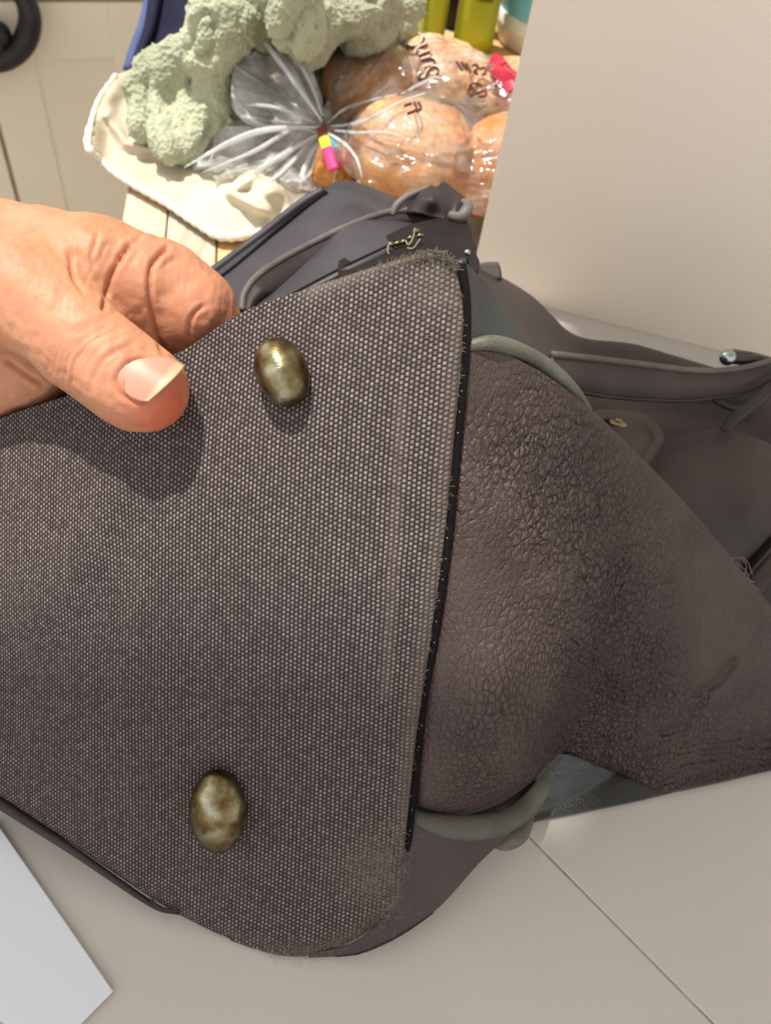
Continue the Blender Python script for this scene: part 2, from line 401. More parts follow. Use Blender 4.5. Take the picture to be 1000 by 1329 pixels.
def film(name, lo, hi, fm, gr=.09):
    M = Mat(name, .1, .5); t = M.t; out = t.nodes['Material Output']
    g = M.n('ShaderNodeBsdfGlossy'); g.inputs['Roughness'].default_value = gr; g.inputs[0].default_value = (1, 1, 1, 1)
    tr = M.n('ShaderNodeBsdfTransparent'); tr.inputs[0].default_value = (.985, .99, .992, 1)
    df = M.n('ShaderNodeBsdfTranslucent'); df.inputs[0].default_value = (.95, .97, 1, 1)
    d2 = M.n('ShaderNodeBsdfDiffuse'); d2.inputs[0].default_value = (.97, .98, 1, 1)
    b = M.n('ShaderNodeBump'); b.inputs['Strength'].default_value = .7; b.inputs['Distance'].default_value = .003
    M.l(M.tex(70, detail=3, stretch=(1, 2.2, 1, .3, .2, .5)), b.inputs['Height'])
    for x in (g, df, d2): M.l(b.outputs[0], x.inputs['Normal'])
    f = M.n('ShaderNodeFresnel'); f.inputs[0].default_value = 1.55; M.l(b.outputs[0], f.inputs['Normal'])
    hz = M.n('ShaderNodeMixShader'); hz.inputs[0].default_value = .5; M.l(df.outputs[0], hz.inputs[1]); M.l(d2.outputs[0], hz.inputs[2])
    a = M.n('ShaderNodeMixShader'); M.l(M.ramp(M.tex(45, detail=5), [(.38, (lo, lo, lo, 1)), (.62, (hi, hi, hi, 1))]), a.inputs[0]); M.l(tr.outputs[0], a.inputs[1]); M.l(hz.outputs[0], a.inputs[2])
    c = M.n('ShaderNodeMixShader'); M.l(M.math('MULTIPLY', f.outputs[0], fm), c.inputs[0]); M.l(a.outputs[0], c.inputs[1]); M.l(g.outputs[0], c.inputs[2])
    M.l(c.outputs[0], out.inputs['Surface']); return M.m
m_film = film('clear_film', .02, .26, 1.2)
m_tail = film('crumpled_film', .40, .98, 1.1, .26)
m_print = plain('brown_ink', sr(82, 44, 30), sr(96, 56, 40), 50, .5)
m_halo = plain('cream_ink', sr(226, 206, 184), sr(234, 216, 196), 50, .5)
m_red = plain('red_ink', sr(170, 30, 56), sr(196, 52, 70), 60, .4)
m_lime = plain('lime_packet', sr(150, 156, 14), sr(176, 180, 32), 14, .35, .5, .5, 60, .004)
m_pale = plain('pale_lime_packet', sr(190, 204, 90), sr(220, 230, 150), 40, .35, .5, .5, 60, .004)
m_ink = plain('olive_ink', sr(92, 98, 16), sr(104, 108, 22), 50, .5)
m_sky = plain('sky_blue_plastic', sr(110, 190, 222), sr(140, 210, 236), 8, .35, .4)
m_white = plain('white_plastic', sr(236, 232, 226), sr(244, 240, 235), 20, .35, .4)
m_darkp = plain('black_plastic', sr(12, 12, 12), sr(22, 22, 22), 20, .4)
def wood(name, c1, c2, st=(1, 14, 1)):
    M = Mat(name, .6, .3); M.color(M.ramp(M.tex(9, detail=8, stretch=(st[0], st[1], st[2], 0, 0, .29)), [(.3, c1), (.7, c2)]))
    M.bump(M.tex(30, detail=8, stretch=(st[0], st[1], st[2], 0, 0, .29)), .3, .0008); return M.m
woods = [wood('weathered_oak', sr(196, 172, 142), sr(222, 202, 174), (14, 1, 1)), wood('grey_oak', sr(158, 150, 134), sr(196, 186, 166), (14, 1, 1)),
         wood('honey_oak', sr(206, 160, 100), sr(226, 188, 136), (14, 1, 1))]
m_wood_dark = wood('joint_filler', sr(96, 84, 70), sr(120, 106, 90))
m_tile = plain('floor_vinyl', sr(150, 136, 118), sr(172, 158, 140), 4, .6, .3)
m_wall = plain('cream_wall_paint', sr(222, 214, 200), sr(228, 221, 208), 3, .8, .2)
m_tie = [plain('tie_' + n, c, c, 20, .4) for n, c in (('brown', sr(120, 62, 50)), ('yellow', sr(224, 220, 60)), ('cyan', sr(60, 180, 214)), ('pink', sr(226, 50, 120)))]
m_lint = plain('worn_thread', sr(120, 112, 98), sr(160, 150, 132), 80, .9)
m_chrome = Mat('nickel', .2, .5, 1).color(sr(170, 180, 182)).m
m_brass = Mat('brass_snap', .25, .5, 1).color(sr(140, 128, 96)).m

# ------------------------------------------------------------------ the setting
def struct(name, V, F, mat, parent=None, **kw):
    o = mesh(name, V, F, mat, parent, smooth=False, **kw)
    if not parent: o['kind'] = 'structure'
    return o
V, F = frame_box((0, 0, 0), I3, (-2.6, -1.2, -.95), (2.6, 2.4, -.90)); struct('floor', V, F, m_tile)
V, F = frame_box((0, 0, 0), I3, (-2.6, 2.3, -.90), (2.6, 2.4, 1.70)); struct('wall_back', V, F, m_wall)
WY, WT = (-1.0, -.10, .30, 1.40), 1.45          # unseen left wall added as a light blocker; two added window openings, sill .2, head WT above the table top
parts = [frame_box((0, 0, 0), I3, lo, hi) for lo, hi in (((-1.0, -1.2, -.9), (-.9, 2.4, .2)), ((-1.0, -1.2, WT), (-.9, 2.4, 1.70)), ((-1.0, -1.2, .2), (-.9, WY[0], WT)), ((-1.0, WY[1], .2), (-.9, WY[2], WT)), ((-1.0, WY[3], .2), (-.9, 2.4, WT)))]
V, F = join(parts); struct('wall_left_blocker', V, F, m_wall)
RX, RY = (-.88, -.31), (.242, 1.5)             # added opening overhead, out of view, shaped to bound the patch of sun on the table
parts = [frame_box((0, 0, 0), I3, lo, hi) for lo, hi in (((-1.0, -1.2, 1.70), (RX[0], 2.4, 1.76)), ((RX[1], -1.2, 1.70), (2.6, 2.4, 1.76)), ((RX[0], -1.2, 1.70), (RX[1], RY[0], 1.76)), ((RX[0], RY[1], 1.70), (RX[1], 2.4, 1.76)))]
V, F = join(parts); struct('ceiling_sun_mask', V, F, m_wall)

# table: planks of reclaimed wood; left edge follows the line seen under the towel
TE = (onz(157, 290)[:2], onz(196, 50)[:2])
e = TE[1] - TE[0]; e /= np.linalg.norm(e); nrm = np.array([e[1], -e[0]])
tab = empty('table', (*(TE[0] + nrm * .4), -.90), 'wooden table of reclaimed mixed planks under the white card and towels', 'table')
TA = np.array([[*nrm, 0], [*e, 0], [0, 0, 1]]); TO = np.array([*TE[0], 0])
y0, y1 = -.62, .66
pk = [.030, .034, .045, .040, .05, .045, .06, .05, .06, .06, .06, .07, .06, .07, .07, .07, .07, .07]
x = 0; rng = np.random.RandomState(4)
for i, w_ in enumerate(pk):
    cuts = [y0, y0 + .2 + .25 * rng.rand(), y0 + .62 + .1 * rng.rand(), y0 + .9 + .1 * rng.rand(), y1]
    for a, b in zip(cuts[:-1], cuts[1:]):
        V, F = frame_box(TO, TA, (x + .0006, a + .0006, -.018), (x + w_ - .0006, b - .0006, -.0004 * rng.rand()))
        bevel(mesh('plank', V, F, woods[rng.randint(3)], tab, smooth=False), .0006, 1)
    x += w_
TW = x
V, F = frame_box(TO, TA, (0.004, y0 + .004, -.03), (TW - .004, y1 - .004, -.004)); mesh('table_core', V, F, m_wood_dark, tab, smooth=False)
for a, b in ((.04, y0 + .05), (TW - .1, y0 + .05), (.04, y1 - .12), (TW - .1, y1 - .12)):
    V, F = frame_box(TO, TA, (a, b, -.90), (a + .06, b + .06, -.03)); bevel(mesh('leg', V, F, woods[0], tab, smooth=False), .004)

# kitchen cupboard beyond the table end
A = W(45, 78, 1.12); B = W(148, 76, 1.12 * 1.0255); B[2] = A[2]
uu = (B - A) / np.linalg.norm(B - A); zz = np.array([0, 0, 1.]); nn = np.cross(uu, zz); nn = nn if nn[1] < 0 else -nn
CA = np.array([uu, zz, nn])
def ondoor(px, py, off=0.0):
    r = W(px, py, 1.0) - CAMPOS; t = ((A + nn * off - CAMPOS) @ nn) / (r @ nn); return CAMPOS + r * t
def duv(px, py):
    p = ondoor(px, py) - A; return p @ uu, p @ zz
uL = duv(18, 230)[0]; uP0 = duv(45, 78)[0]; uP1 = duv(148, 76)[0]; zT = duv(90, 4)[1]; zP = duv(90, 77)[1]
zB = -.82 - A[2]; uR = uP1 + (uP0 - uL) * 1.0
cab = empty('kitchen_cupboard', (A[0], A[1] + .25, -.90), 'cream panelled kitchen cupboard with black curled latch beyond the table', 'cupboard')
V, F = frame_box(A, CA, (uL - .24, zB - .08, -.50), (uR + .9, zT + .075, -.022)); mesh('carcass', V, F, m_cream, cab, smooth=False)
V, F = frame_box(A, CA, (uL - .25, zT + .075, -.52), (uR + .92, zT + .11, .02)); mesh('worktop', V, F, woods[0], cab, smooth=False)
V, F = frame_box(A, CA, (uL - .24, zT + .006, -.022), (uR + .9, zT + .075, .0)); mesh('top_rail', V, F, m_cream, cab, smooth=False)
def door(u0, u1, hand=False):
    sw = uP0 - uL
    V, F = frame_box(A, CA, (u0, zB, -.021), (u1, zT, -.005)); d = bevel(mesh('door', V, F, m_cream, cab, smooth=False), .0015)
    for lo, hi in (((u0, zB), (u0 + sw, zT)), ((u1 - sw, zB), (u1, zT)), ((u0 + sw, zP), (u1 - sw, zT)), ((u0 + sw, zB), (u1 - sw, zB + sw * 1.3))):
        V, F = frame_box(A, CA, (*lo, -.005), (*hi, 0)); bevel(mesh('door_rail', V, F, m_cream, d, smooth=False), .0012)
    return d
door(uL - .235, uL - .006); d1 = door(uL, uR); door(uR + .006, uR + .44)
hp = lambda px, py, o: ondoor(px, py, o)
P = [hp(10, -60, .004), hp(16, -38, .02), hp(26, -12, .03), hp(37, 12, .034), hp(38, 36, .034), hp(28, 60, .032), hp(8, 77, .028), hp(-16, 82, .024), hp(-44, 74, .02), hp(-62, 52, .02), hp(-52, 30, .02), hp(-28, 28, .026), hp(-4, 42, .03)]
tube('latch_handle', P, np.array([8, 9.5, 11, 13, 14, 14, 13, 11, 9.5, 8.5, 8, 9, 11]) * 1.12 / FPX, m_iron, d1, n=110, seg=18)
bs = ellipsoid(hp(-2, 44, .03), I3, (.016, .016, .016)); mesh('latch_knob', bs[0], bs[1], m_iron, d1)
for a in ((10, -62), (-20, 84)):
    q = hp(*a, 0.0); tube('latch_mount', [q - nn * .004, q + nn * .026], .009, m_iron, d1, n=4, seg=16)

# white card on the table, two leaves meeting at a darker, mottled crease; upright board standing on it
bl = (onz(607, 380)[:2], onz(1000, 477)[:2]); bx = bl[1] - bl[0]; bx /= np.linalg.norm(bx); by = np.array([-bx[1], bx[0]])
c0, c1 = onz(690, 1095)[:2], onz(920, 1329)[:2]
ZC = 0.0030
def leaf(poly):
    n = len(poly); V = [(*p, .0003) for p in poly] + [(*p, ZC) for p in poly]
    return np.array(V), [tuple(range(n - 1, -1, -1)), tuple(range(n, 2 * n))] + [(i, (i + 1) % n, n + (i + 1) % n, n + i) for i in range(n)]
card = empty('white_card', (.05, .15, 0), 'large white card sheet lying flat under the handbag, creased at lower right', 'card')
ce = (c1 - c0) / np.linalg.norm(c1 - c0); cn = np.array([-ce[1], ce[0]]) * .0002
if cn @ (onz(1000, 1100)[:2] - c0) < 0: cn = -cn
pa, pb = c0 - ce * .30, c0 + ce * .30
B0 = bl[0] + by * .015 - bx * .03; L1 = np.array([-.165, .12]); L2 = np.array([-.15, -.09]); TR = bl[0] + bx * .62 + by * .015
ab = np.linalg.solve(np.stack([ce, -(L1 - B0)], 1), B0 - c0); PI_ = c0 + ce * ab[0]     # where the crease meets the left edge
bevel(mesh('card_leaf', *leaf([PI_ - cn, L1, L2, pb - cn]), m_sheet, card, smooth=False), .0008)
bevel(mesh('card_leaf', *leaf([PI_ + cn, pb + cn, pb + np.array([.4, .02]), TR, B0]), m_sheet, card, smooth=False), .0008)
V, F = frame_box((*c0, .0012), np.array([[*ce, 0], [*(cn / np.linalg.norm(cn)), 0], [0, 0, 1]]), (-.10, -.0012, -.001), (.28, .0012, .0011)); mesh('crease', V, F, m_crease, card, smooth=False)
bd = empty('foam_board', (*(bl[0] + bx * .3), ZC), 'tall white foam board standing upright behind the handbag at right', 'board')
BA = np.array([[*bx, 0], [*by, 0], [0, 0, 1]])
V, F = frame_box((*bl[0], ZC + .0002), BA, (0, 0.0007, 0), (.6, .0043, .56)); mesh('foam_core', V, F, m_white, bd, smooth=False)
for a, b in ((0, .0007), (.0043, .005)):
    V, F = frame_box((*bl[0], ZC + .0002), BA, (0, a, 0), (.6, b, .56)); mesh('paper_face', V, F, m_board, bd, smooth=False)
q = [onz(-8, 1062, .006)[:2], onz(146, 1285, .006)[:2], onz(60, 1372, .006)[:2], onz(-120, 1230, .006)[:2]]
n = 4; V = [(*p, .0034) for p in q] + [(*p, .0052) for p in q]
tagged(bevel(mesh('paper_sheet', np.array(V), [tuple(range(n - 1, -1, -1)), tuple(range(n, 2 * n))] + [(i, (i + 1) % n, n + (i + 1) % n, n + i) for i in range(n)], m_paper, smooth=False), .0003, 1),
       'corner of bright bluish white paper at the lower left of the card', 'paper')

# ------------------------------------------------------------------ the handbag
bag = empty('handbag', tuple(onz(560, 1050, 0)), 'worn dark brown leather handbag tipped to show its ribbed canvas bottom with metal studs', 'handbag')
pd = rbf([(592, 345, .222), (600, 480, .226), (575, 700, .238), (545, 950, .258), (522, 1165, .277), (400, 1240, .279), (200, 1170, .279), (0, 1035, .281),
          (0, 545, .262), (240, 455, .2445), (400, 374, .234), (300, 800, .252), (365, 478, .236), (280, 1040, .270), (0, 800, .272), (-260, 640, .298), (-260, 900, .304), (170, 560, .2475)])
TOP = [(-260, 650), (-130, 598), (0, 543), (90, 512), (170, 482), (240, 453), (315, 405), (400, 374), (480, 348), (540, 331), (572, 329), (590, 341)]
BOT = [(-260, 880), (-130, 950), (0, 1035), (100, 1100), (200, 1168), (270, 1206), (330, 1230), (380, 1240), (430, 1233), (480, 1207), (510, 1180), (521, 1160)]
RGT = [(590, 341), (601, 400), (598, 480), (590, 560), (577, 700), (556, 850), (541, 950), (531, 1040), (525, 1100), (521, 1160)]
edge = [(400, 374), (480, 348), (540, 331), (572, 329), (590, 341)] + RGT[1:] + BOT[::-1][1:]
def pdisp(px, py, d):
    r = near(px, py, curve(edge, 90)); rim = np.clip(1 - r / 13, 0, 1)
    g = .0032 * (1 - np.sqrt(np.maximum(1 - rim ** 2, 0)))
    s = np.stack([px / 300, py / 300, 0 * px], -1)
    fold = -.0016 * np.exp(-(near(px, py, [(235, 505), (150, 640), (60, 780)]) / 38) ** 2) + .0012 * np.exp(-(near(px, py, [(290, 470), (200, 620), (120, 800)]) / 40) ** 2)
    bump = -.0013 * np.exp(-(near(px, py, [(575, 400), (567, 520), (556, 640), (540, 760), (522, 900), (512, 1040)]) / 14) ** 2)
    return g + fold + bump + .0012 * noise(s, 1.6, 3) + .00012 * noise(s, 40, 9) * np.clip(rim + .1, 0, 1) * 3
nu, nv = 330, 300
S = coons(TOP, BOT, [(-260, 650), (-270, 760), (-260, 880)], RGT, nu, nv); px, py = S[..., 0], S[..., 1]
dd = np.minimum(pd(px, py) + pdisp(px, py, 0), zdepth(px, py, ZC + .0022)); V = W(px, py, dd)
c_ = (V - CAMPOS) @ R                       # cloth coordinates measured along the panel
a0 = (W(592, 345, .222) - CAMPOS) @ R; ev = (W(545, 950, .258) - CAMPOS) @ R - a0; ev /= np.linalg.norm(ev)
eu = (W(0, 545, .262) - CAMPOS) @ R - a0; eu -= ev * (eu @ ev); eu /= np.linalg.norm(eu)
cu, cv = (c_ - a0) @ eu, (c_ - a0) @ ev
cu2 = cu + 1.9 * cu ** 2
UV = np.stack([cu2 / .00152 + 200, (cv - .14 * cu) / .00150 + 200], -1)
wear = np.clip(1 - near(px, py, curve(edge, 90)) / 26, 0, 1) * sstep(px, 250, 420)
wear = np.maximum(wear, .9 * np.exp(-(np.hypot(px - 490, py - 1130) / 45) ** 2)); wear = np.maximum(wear, .75 * np.exp(-(np.hypot(px - 565, py - 360) / 42) ** 2))
wear = np.maximum(wear, .5 * np.exp(-(near(px, py, [(520, 520), (508, 760), (500, 900)]) / 8) ** 2))
mesh('canvas_bottom', V, grid_faces(nv, nu), m_canvas, bag, uv=UV, colr=np.stack([wear] * 3, -1), thick=.0025)
pdz = lambda x, y: pd(np.asarray(x, float), np.asarray(y, float))

# studs: domed feet riveted through the canvas
def panel_frame(x, y):
    p = W(x, y, pdz(x, y)); a = W(x + 8, y, pdz(x + 8, y)) - p; b = W(x, y + 8, pdz(x, y + 8)) - p; n_ = np.cross(b, a); n_ /= np.linalg.norm(n_)
    if n_ @ (CAMPOS - p) < 0: n_ = -n_
    a /= np.linalg.norm(a); b = np.cross(n_, a); return p, a, b, n_
for (sx, sy, rw, rh, rot) in ((371, 485, 34, 41, .42), (286, 1046, 36.5, 51, -.06)):
    p, a, b, n_ = panel_frame(sx, sy); sc_ = pdz(sx, sy) / FPX
    a2 = a * math.cos(rot) + b * math.sin(rot); b2 = -a * math.sin(rot) + b * math.cos(rot)
    st_ = 1.12
    Vv, Fv, L = ellipsoid(p + n_ * .0032, [a2, b2, n_], (rw * sc_, rh * sc_ * st_, .0078), 64, 40)
    Vv = Vv + (L * noise(Vv, 260, 5)[:, None] * .00022)
    mesh('metal_stud', Vv, Fv, m_metal, bag)
# fraying along the worn corners
rng = np.random.RandomState(2); parts = []
def strand(x, y, ang, ln, dz=0, r=.00005):
    p0 = W(x, y, pdz(x, y) + dz); k = 5; pts = [p0]
    for i in range(1, k):
        ang += rng.randn() * .5; x += math.cos(ang) * ln / k; y += math.sin(ang) * ln / k
        pts.append(W(x, y, pdz(x, y) + dz - .0006 * i * rng.rand()))
    parts.append(sweep(np.array(pts), np.full(k, r), 4, caps=False))
fr = curve([(440, 362), (480, 348), (540, 331), (572, 329), (592, 345)], 400)
for _ in range(520):
    x, y = fr[min(399, int(400 * rng.beta(3.5, 1.2)))]; strand(x + rng.randn() * 3, y + rng.rand() * 8, -1.57 + rng.randn() * .9, 5 + 7 * rng.rand(), .001)
for _ in range(160):
    q_ = curve(RGT, 300)[rng.randint(300)]; strand(q_[0] - 3 + rng.randn() * 2, q_[1], rng.randn() * 1.0, 4 + 5 * rng.rand(), .002)
fb = curve([(350, 1236), (400, 1238), (450, 1226), (490, 1198), (521, 1160), (524, 1110)], 300)
for _ in range(420):
    x, y = fb[rng.randint(300)]; strand(x + rng.randn() * 6 - 4, y + rng.randn() * 6 - 4, .8 + rng.randn() * 1.2, 4 + 8 * rng.rand(), .0)
for _ in range(220):
    strand(490 + rng.randn() * 18, 1120 + rng.randn() * 40, 1.2 + rng.randn(), 8 + 8 * rng.rand(), -.0012)
v_, f_ = join(parts); o = mesh('frayed_thread', v_, f_, m_lint, bag); o['kind'] = 'stuff'

# end gusset
gd = rbf([(594, 458, .231), (590, 560, .236), (577, 700, .243), (558, 850, .254), (543, 960, .263), (537, 1040, .272),
          (640, 458, .237), (690, 478, .246), (765, 528, .264), (860, 625, .29), (930, 705, .312), (1000, 790, .328), (1090, 890, .345),
          (600, 1048, .277), (650, 1036, .284), (690, 1010, .293), (722, 985, .312), (800, 1003, .327), (870, 1024, .333), (940, 1012, .338), (1000, 998, .342), (1090, 985, .347),
          (660, 650, .246), (740, 700, .264), (650, 850, .256), (690, 940, .274), (850, 800, .296), (960, 900, .326), (800, 900, .308), (640, 1000, .272)])
GT = [(597, 458), (640, 456), (690, 476), (735, 506), (765, 530), (800, 562), (860, 622), (930, 700), (1000, 786), (1090, 890)]
GB = [(539, 1046), (570, 1056), (600, 1058), (650, 1042), (690, 1014), (716, 988), (740, 984), (800, 1003), (850, 1022), (870, 1026), (940, 1012), (1000, 998), (1090, 984)]
GL = [(597, 458), (594, 560), (581, 700), (560, 850), (545, 960), (539, 1046)]
def gdisp(px, py, d):
    s = np.stack([px / 100, py / 100, 0 * px], -1)
    ang = -.42; sx = (px * math.cos(ang) - py * math.sin(ang)) / 100; sy = (px * math.sin(ang) + py * math.cos(ang)) / 100
    warp = .35 * noise(s, 1.1, 31)
    mid = near(px, py, [(700, 600), (770, 760), (790, 830), (740, 930)])
    zone = np.exp(-(mid / 95) ** 2); z2 = np.exp(-(np.hypot((px - 930) / 1.3, py - 940) / 60) ** 2)
    w2 = np.stack([noise(s * 3, 1.3, 33), noise(s * 3, 1.3, 35)], -1) * .10
    A1 = np.stack([sx + .5 * warp + w2[..., 0], sy * .42 + w2[..., 1], 0 * sx], -1); rid = 1 - np.abs(noise(A1, 8.0, 41))
    A3 = np.stack([sx * .9 + w2[..., 1], sy * .75 + w2[..., 0], 0 * sx], -1); rid2 = 1 - np.abs(noise(A3, 11, 47)); rid3 = 1 - np.abs(noise(A3, 19, 57))
    wr = (.0009 * rid ** 5 + .0006 * rid2 ** 5 + .0002 * rid3 ** 4) * (zone + .45 * z2 + .16)
    A2 = np.stack([px / 100 * .3, py / 100 + .12 * px / 100 + warp * .5, 0 * px], -1)
    low = sstep(py, 900, 990) * sstep(px, 740, 800); wr = wr + .0010 * (1 - np.abs(noise(A2, 12, 51))) ** 4 * low
    crease = .0075 * np.exp(-(near(px, py, [(800, 850), (765, 900), (738, 950), (722, 990)]) / 22) ** 2) * sstep(py, 820, 950)
    puff = -.006 * np.exp(-(np.hypot((px - 660) / 1.0, (py - 930) / 1.6) / 52) ** 2) - .003 * np.exp(-(np.hypot(px - 860, (py - 960)) / 60) ** 2)
    ent = .0025 * np.exp(-(near(px, py, [(905, 900), (930, 885), (950, 860)]) / 7) ** 2) + .002 * np.exp(-(near(px, py, [(860, 950), (895, 940), (915, 905)]) / 6) ** 2) - .0015 * np.exp(-(np.hypot(px - 925, py - 910) / 18) ** 2)
    le = near(px, py, curve(GL, 60)); e_ = np.clip(1 - le / 16, 0, 1); roll = .004 * (1 - np.sqrt(np.maximum(1 - e_ ** 2, 0)))
    te = near(px, py, curve(GT, 80)); e2 = np.clip(1 - te / 14, 0, 1) * sstep(px, 740, 780); roll = roll + .006 * (1 - np.sqrt(np.maximum(1 - e2 ** 2, 0)))
    be = near(px, py, curve(GB, 80)); e3 = np.clip(1 - be / 16, 0, 1); roll = roll + .004 * (1 - np.sqrt(np.maximum(1 - e3 ** 2, 0)))
    return wr + crease + puff + ent + roll + .0010 * noise(s, .9, 61)
gz = coons(GT, GB, GL, [(1090, 890), (1095, 940), (1090, 984)], 400, 360); gx, gy = gz[..., 0], gz[..., 1]
zn = np.exp(-(near(gx, gy, [(700, 590), (770, 740), (790, 830), (735, 950)]) / 85) ** 2) + .45 * np.exp(-(near(gx, gy, [(640, 880), (640, 1000)]) / 60) ** 2) + .5 * sstep(gy, 880, 960) * sstep(gx, 720, 780) + .12
zn = np.clip(zn * (1 + .5 * noise(np.stack([gx, gy, 0 * gx], -1), .02, 77)), 0, 1.1)
patch('leather_gusset', GT, GB, GL, [(1090, 890), (1095, 940), (1090, 984)], gd, 400, 360, m_gusset, bag, gdisp, thick=.003, colr=np.stack([zn] * 3, -1))
# black tube for the shade in the seam gap between the canvas and the gusset
sp_ = curve([(598, 345)] + [(x + 3, y) for x, y in RGT[1:]], 60)
tube('seam', W(sp_[:, 0], sp_[:, 1], pdz(sp_[:, 0], sp_[:, 1]) + .0052), .0016, m_black, bag, n=120, seg=8)
sp2 = [(x + 4, y) for x, y in RGT[2:]]; parts = []; cs = curve(sp2, 26)
for x, y in cs[1:-1]:
    if rng.rand() < .5: continue
    e_ = ellipsoid(W(x + rng.randn(), y, pdz(x, y) + .0012), I3, (.00022, .00022, .00022), 8, 6); mesh('stitch', e_[0], e_[1], m_lint, bag)


# upper corner patch and its piping
td = rbf([(602, 343, .226), (598, 400, .229), (596, 450, .232), (650, 400, .240), (690, 443, .249), (745, 505, .262), (650, 440, .238), (625, 370, .233)])
def tdisp(px, py, d):
    e_ = np.clip(1 - near(px, py, [(602, 343), (628, 368), (652, 402), (690, 443), (745, 505)]) / 14, 0, 1)
    f_ = np.clip(1 - near(px, py, [(602, 343), (601, 400), (597, 450)]) / 14, 0, 1)
    return .003 * (1 - np.sqrt(np.maximum(1 - f_ ** 2, 0))) + .0004 * noise(np.stack([px, py, 0 * px], -1), .05, 4)
patch('corner_patch', [(600, 342), (606, 342), (628, 366), (652, 402), (690, 443), (745, 503)], [(597, 452), (625, 446), (660, 448), (700, 470), (750, 512)],
      [(600, 342), (601, 400), (597, 452)], [(745, 503), (748, 508), (750, 512)], td, 90, 60, m_teal, bag, tdisp, thick=.002)
pc = [(592, 455), (608, 449), (640, 445), (675, 456), (712, 478), (742, 505), (764, 532)]
tube('piping', [W(x, y, float(td(np.array(x * 1.), np.array(y * 1.))) + dz) for (x, y), dz in zip(pc, (.002, .0002, -.0012, -.0012, -.0008, .0, .004))],
     np.array([5, 8, 10, 11, 11, 9.5, 5]) * .24 / FPX, m_pipe, bag, n=60, seg=16)
# lower corner leather, piping and loop
ld = rbf([(530, 1070, .276), (524, 1165, .2795), (470, 1236, .2790), (400, 1243, .2800), (600, 1090, .281), (660, 1085, .293), (700, 1045, .302), (620, 1125, .2915), (570, 1180, .2850), (560, 1120, .277), (520, 1212, .2805)])
def ldisp(px, py, d):
    e_ = np.clip(1 - near(px, py, [(400, 1244), (470, 1236), (520, 1212), (570, 1177), (620, 1124), (655, 1090), (700, 1050)]) / 18, 0, 1)
    return .0012 * noise(np.stack([px, py, 0 * px], -1), .028, 14)
patch('corner_patch', [(528, 1062), (519, 1120), (507, 1176), (462, 1222), (400, 1239)], [(706, 1036), (655, 1088), (620, 1122), (570, 1177), (520, 1212), (475, 1234), (440, 1241), (400, 1243)],
      [(528, 1062), (560, 1074), (610, 1080), (660, 1066), (706, 1036)], [(400, 1239), (400, 1241), (400, 1243)], ld, 90, 60, m_corner, bag, ldisp, thick=-.0004)
lp = [(528, 1054), (560, 1068), (600, 1074), (640, 1070), (672, 1056), (698, 1030), (715, 1000)]
ldp = [.2775, .2765, .2765, .279, .285, .293, .303]
tube('piping', [W(x, y, z) for (x, y), z in zip(lp, ldp)], np.array([8, 13, 15.5, 15, 14, 12, 7]) * .28 / FPX, m_pipe, bag, n=70, seg=18, flat=.65, up=CAMPOS - W(620, 1070, .28))
tube('piping_loop', [W(x, y, z) for x, y, z in ((640, 1096, .2975), (656, 1093, .2965), (674, 1082, .2965), (687, 1062, .299))], np.array([5, 11, 12, 7]) * .29 / FPX, m_pipe, bag, n=30, seg=12, flat=.5, up=CAMPOS - W(670, 1080, .29))
# underside leather behind the lower piping
ud = rbf([(716, 985, .318), (800, 1003, .333), (870, 1028, .336), (695, 1070, .3195), (760, 1052, .326)])
patch('underside', [(700, 975), (740, 980), (800, 1000), (872, 1022)], [(660, 1078), (700, 1064), (760, 1052), (820, 1040), (874, 1027)], [(700, 975), (690, 1030), (660, 1078)], [(872, 1022), (873, 1024), (874, 1027)],
      ud, 60, 40, m_teal, bag, lambda px, py, d: -.0006 * (1 - np.abs(noise(np.stack([px * .4, py, 0 * px], -1), .09, 7))) ** 2, thick=.002)
# binding strip under the lower panel edge
be_ = [(x - 4, y + 7) for x, y in [(-130, 950), (0, 1035), (100, 1100), (200, 1168), (270, 1206), (330, 1228)]]
tube('edge_binding', [W(x, y - 2, min(pdz(x, y) + .0015, float(zdepth(x, y, ZC + .003)))) for x, y in be_[:4] + [(232, 1188)]], np.array([7, 7, 5.5, 4, 1.5]) * .28 / FPX, m_body, bag, n=60, seg=10)
tube('pulled_thread', [W(x, y, .2785) for x, y in ((196, 1168), (206, 1177), (220, 1181), (232, 1182))], .0005, m_body, bag, n=16, seg=8)

# body, far left side (seen above the canvas edge)
bdp = rbf([(280, 345, .385), (340, 300, .395), (390, 264, .402), (440, 235, .41), (500, 252, .415), (560, 280, .41), (605, 315, .40), (400, 330, .36), (500, 310, .35),
           (330, 430, .312), (450, 420, .268), (560, 400, .25), (598, 370, .245), (180, 520, .335), (200, 400, .37), (60, 600, .345)])
BTt = [(120, 450), (200, 398), (280, 345), (340, 301), (388, 264), (420, 244), (445, 234), (475, 240), (515, 258), (560, 272), (604, 292)]
patch('body_front', BTt, [(60, 640), (180, 560), (300, 480), (400, 430), (500, 400), (598, 372)], [(120, 450), (80, 540), (60, 640)], [(604, 292), (606, 330), (598, 372)],
      bdp, 120, 80, m_blue, bag, lambda px, py, d: .0015 * noise(np.stack([px, py, 0 * px], -1), .02, 8) + .004 * np.clip(1 - near(px, py, curve(BTt, 60)) / 10, 0, 1) ** 2, thick=.003)
b_ = lambda x, y, o=0: W(x, y, float(bdp(np.array(x * 1.), np.array(y * 1.))) + o)
tube('seam', [b_(x, y + 0, -.0008) for x, y in ((230, 395), (284, 362), (322, 332), (356, 302), (392, 272), (424, 250))], .0011, m_black, bag, n=50, seg=8)
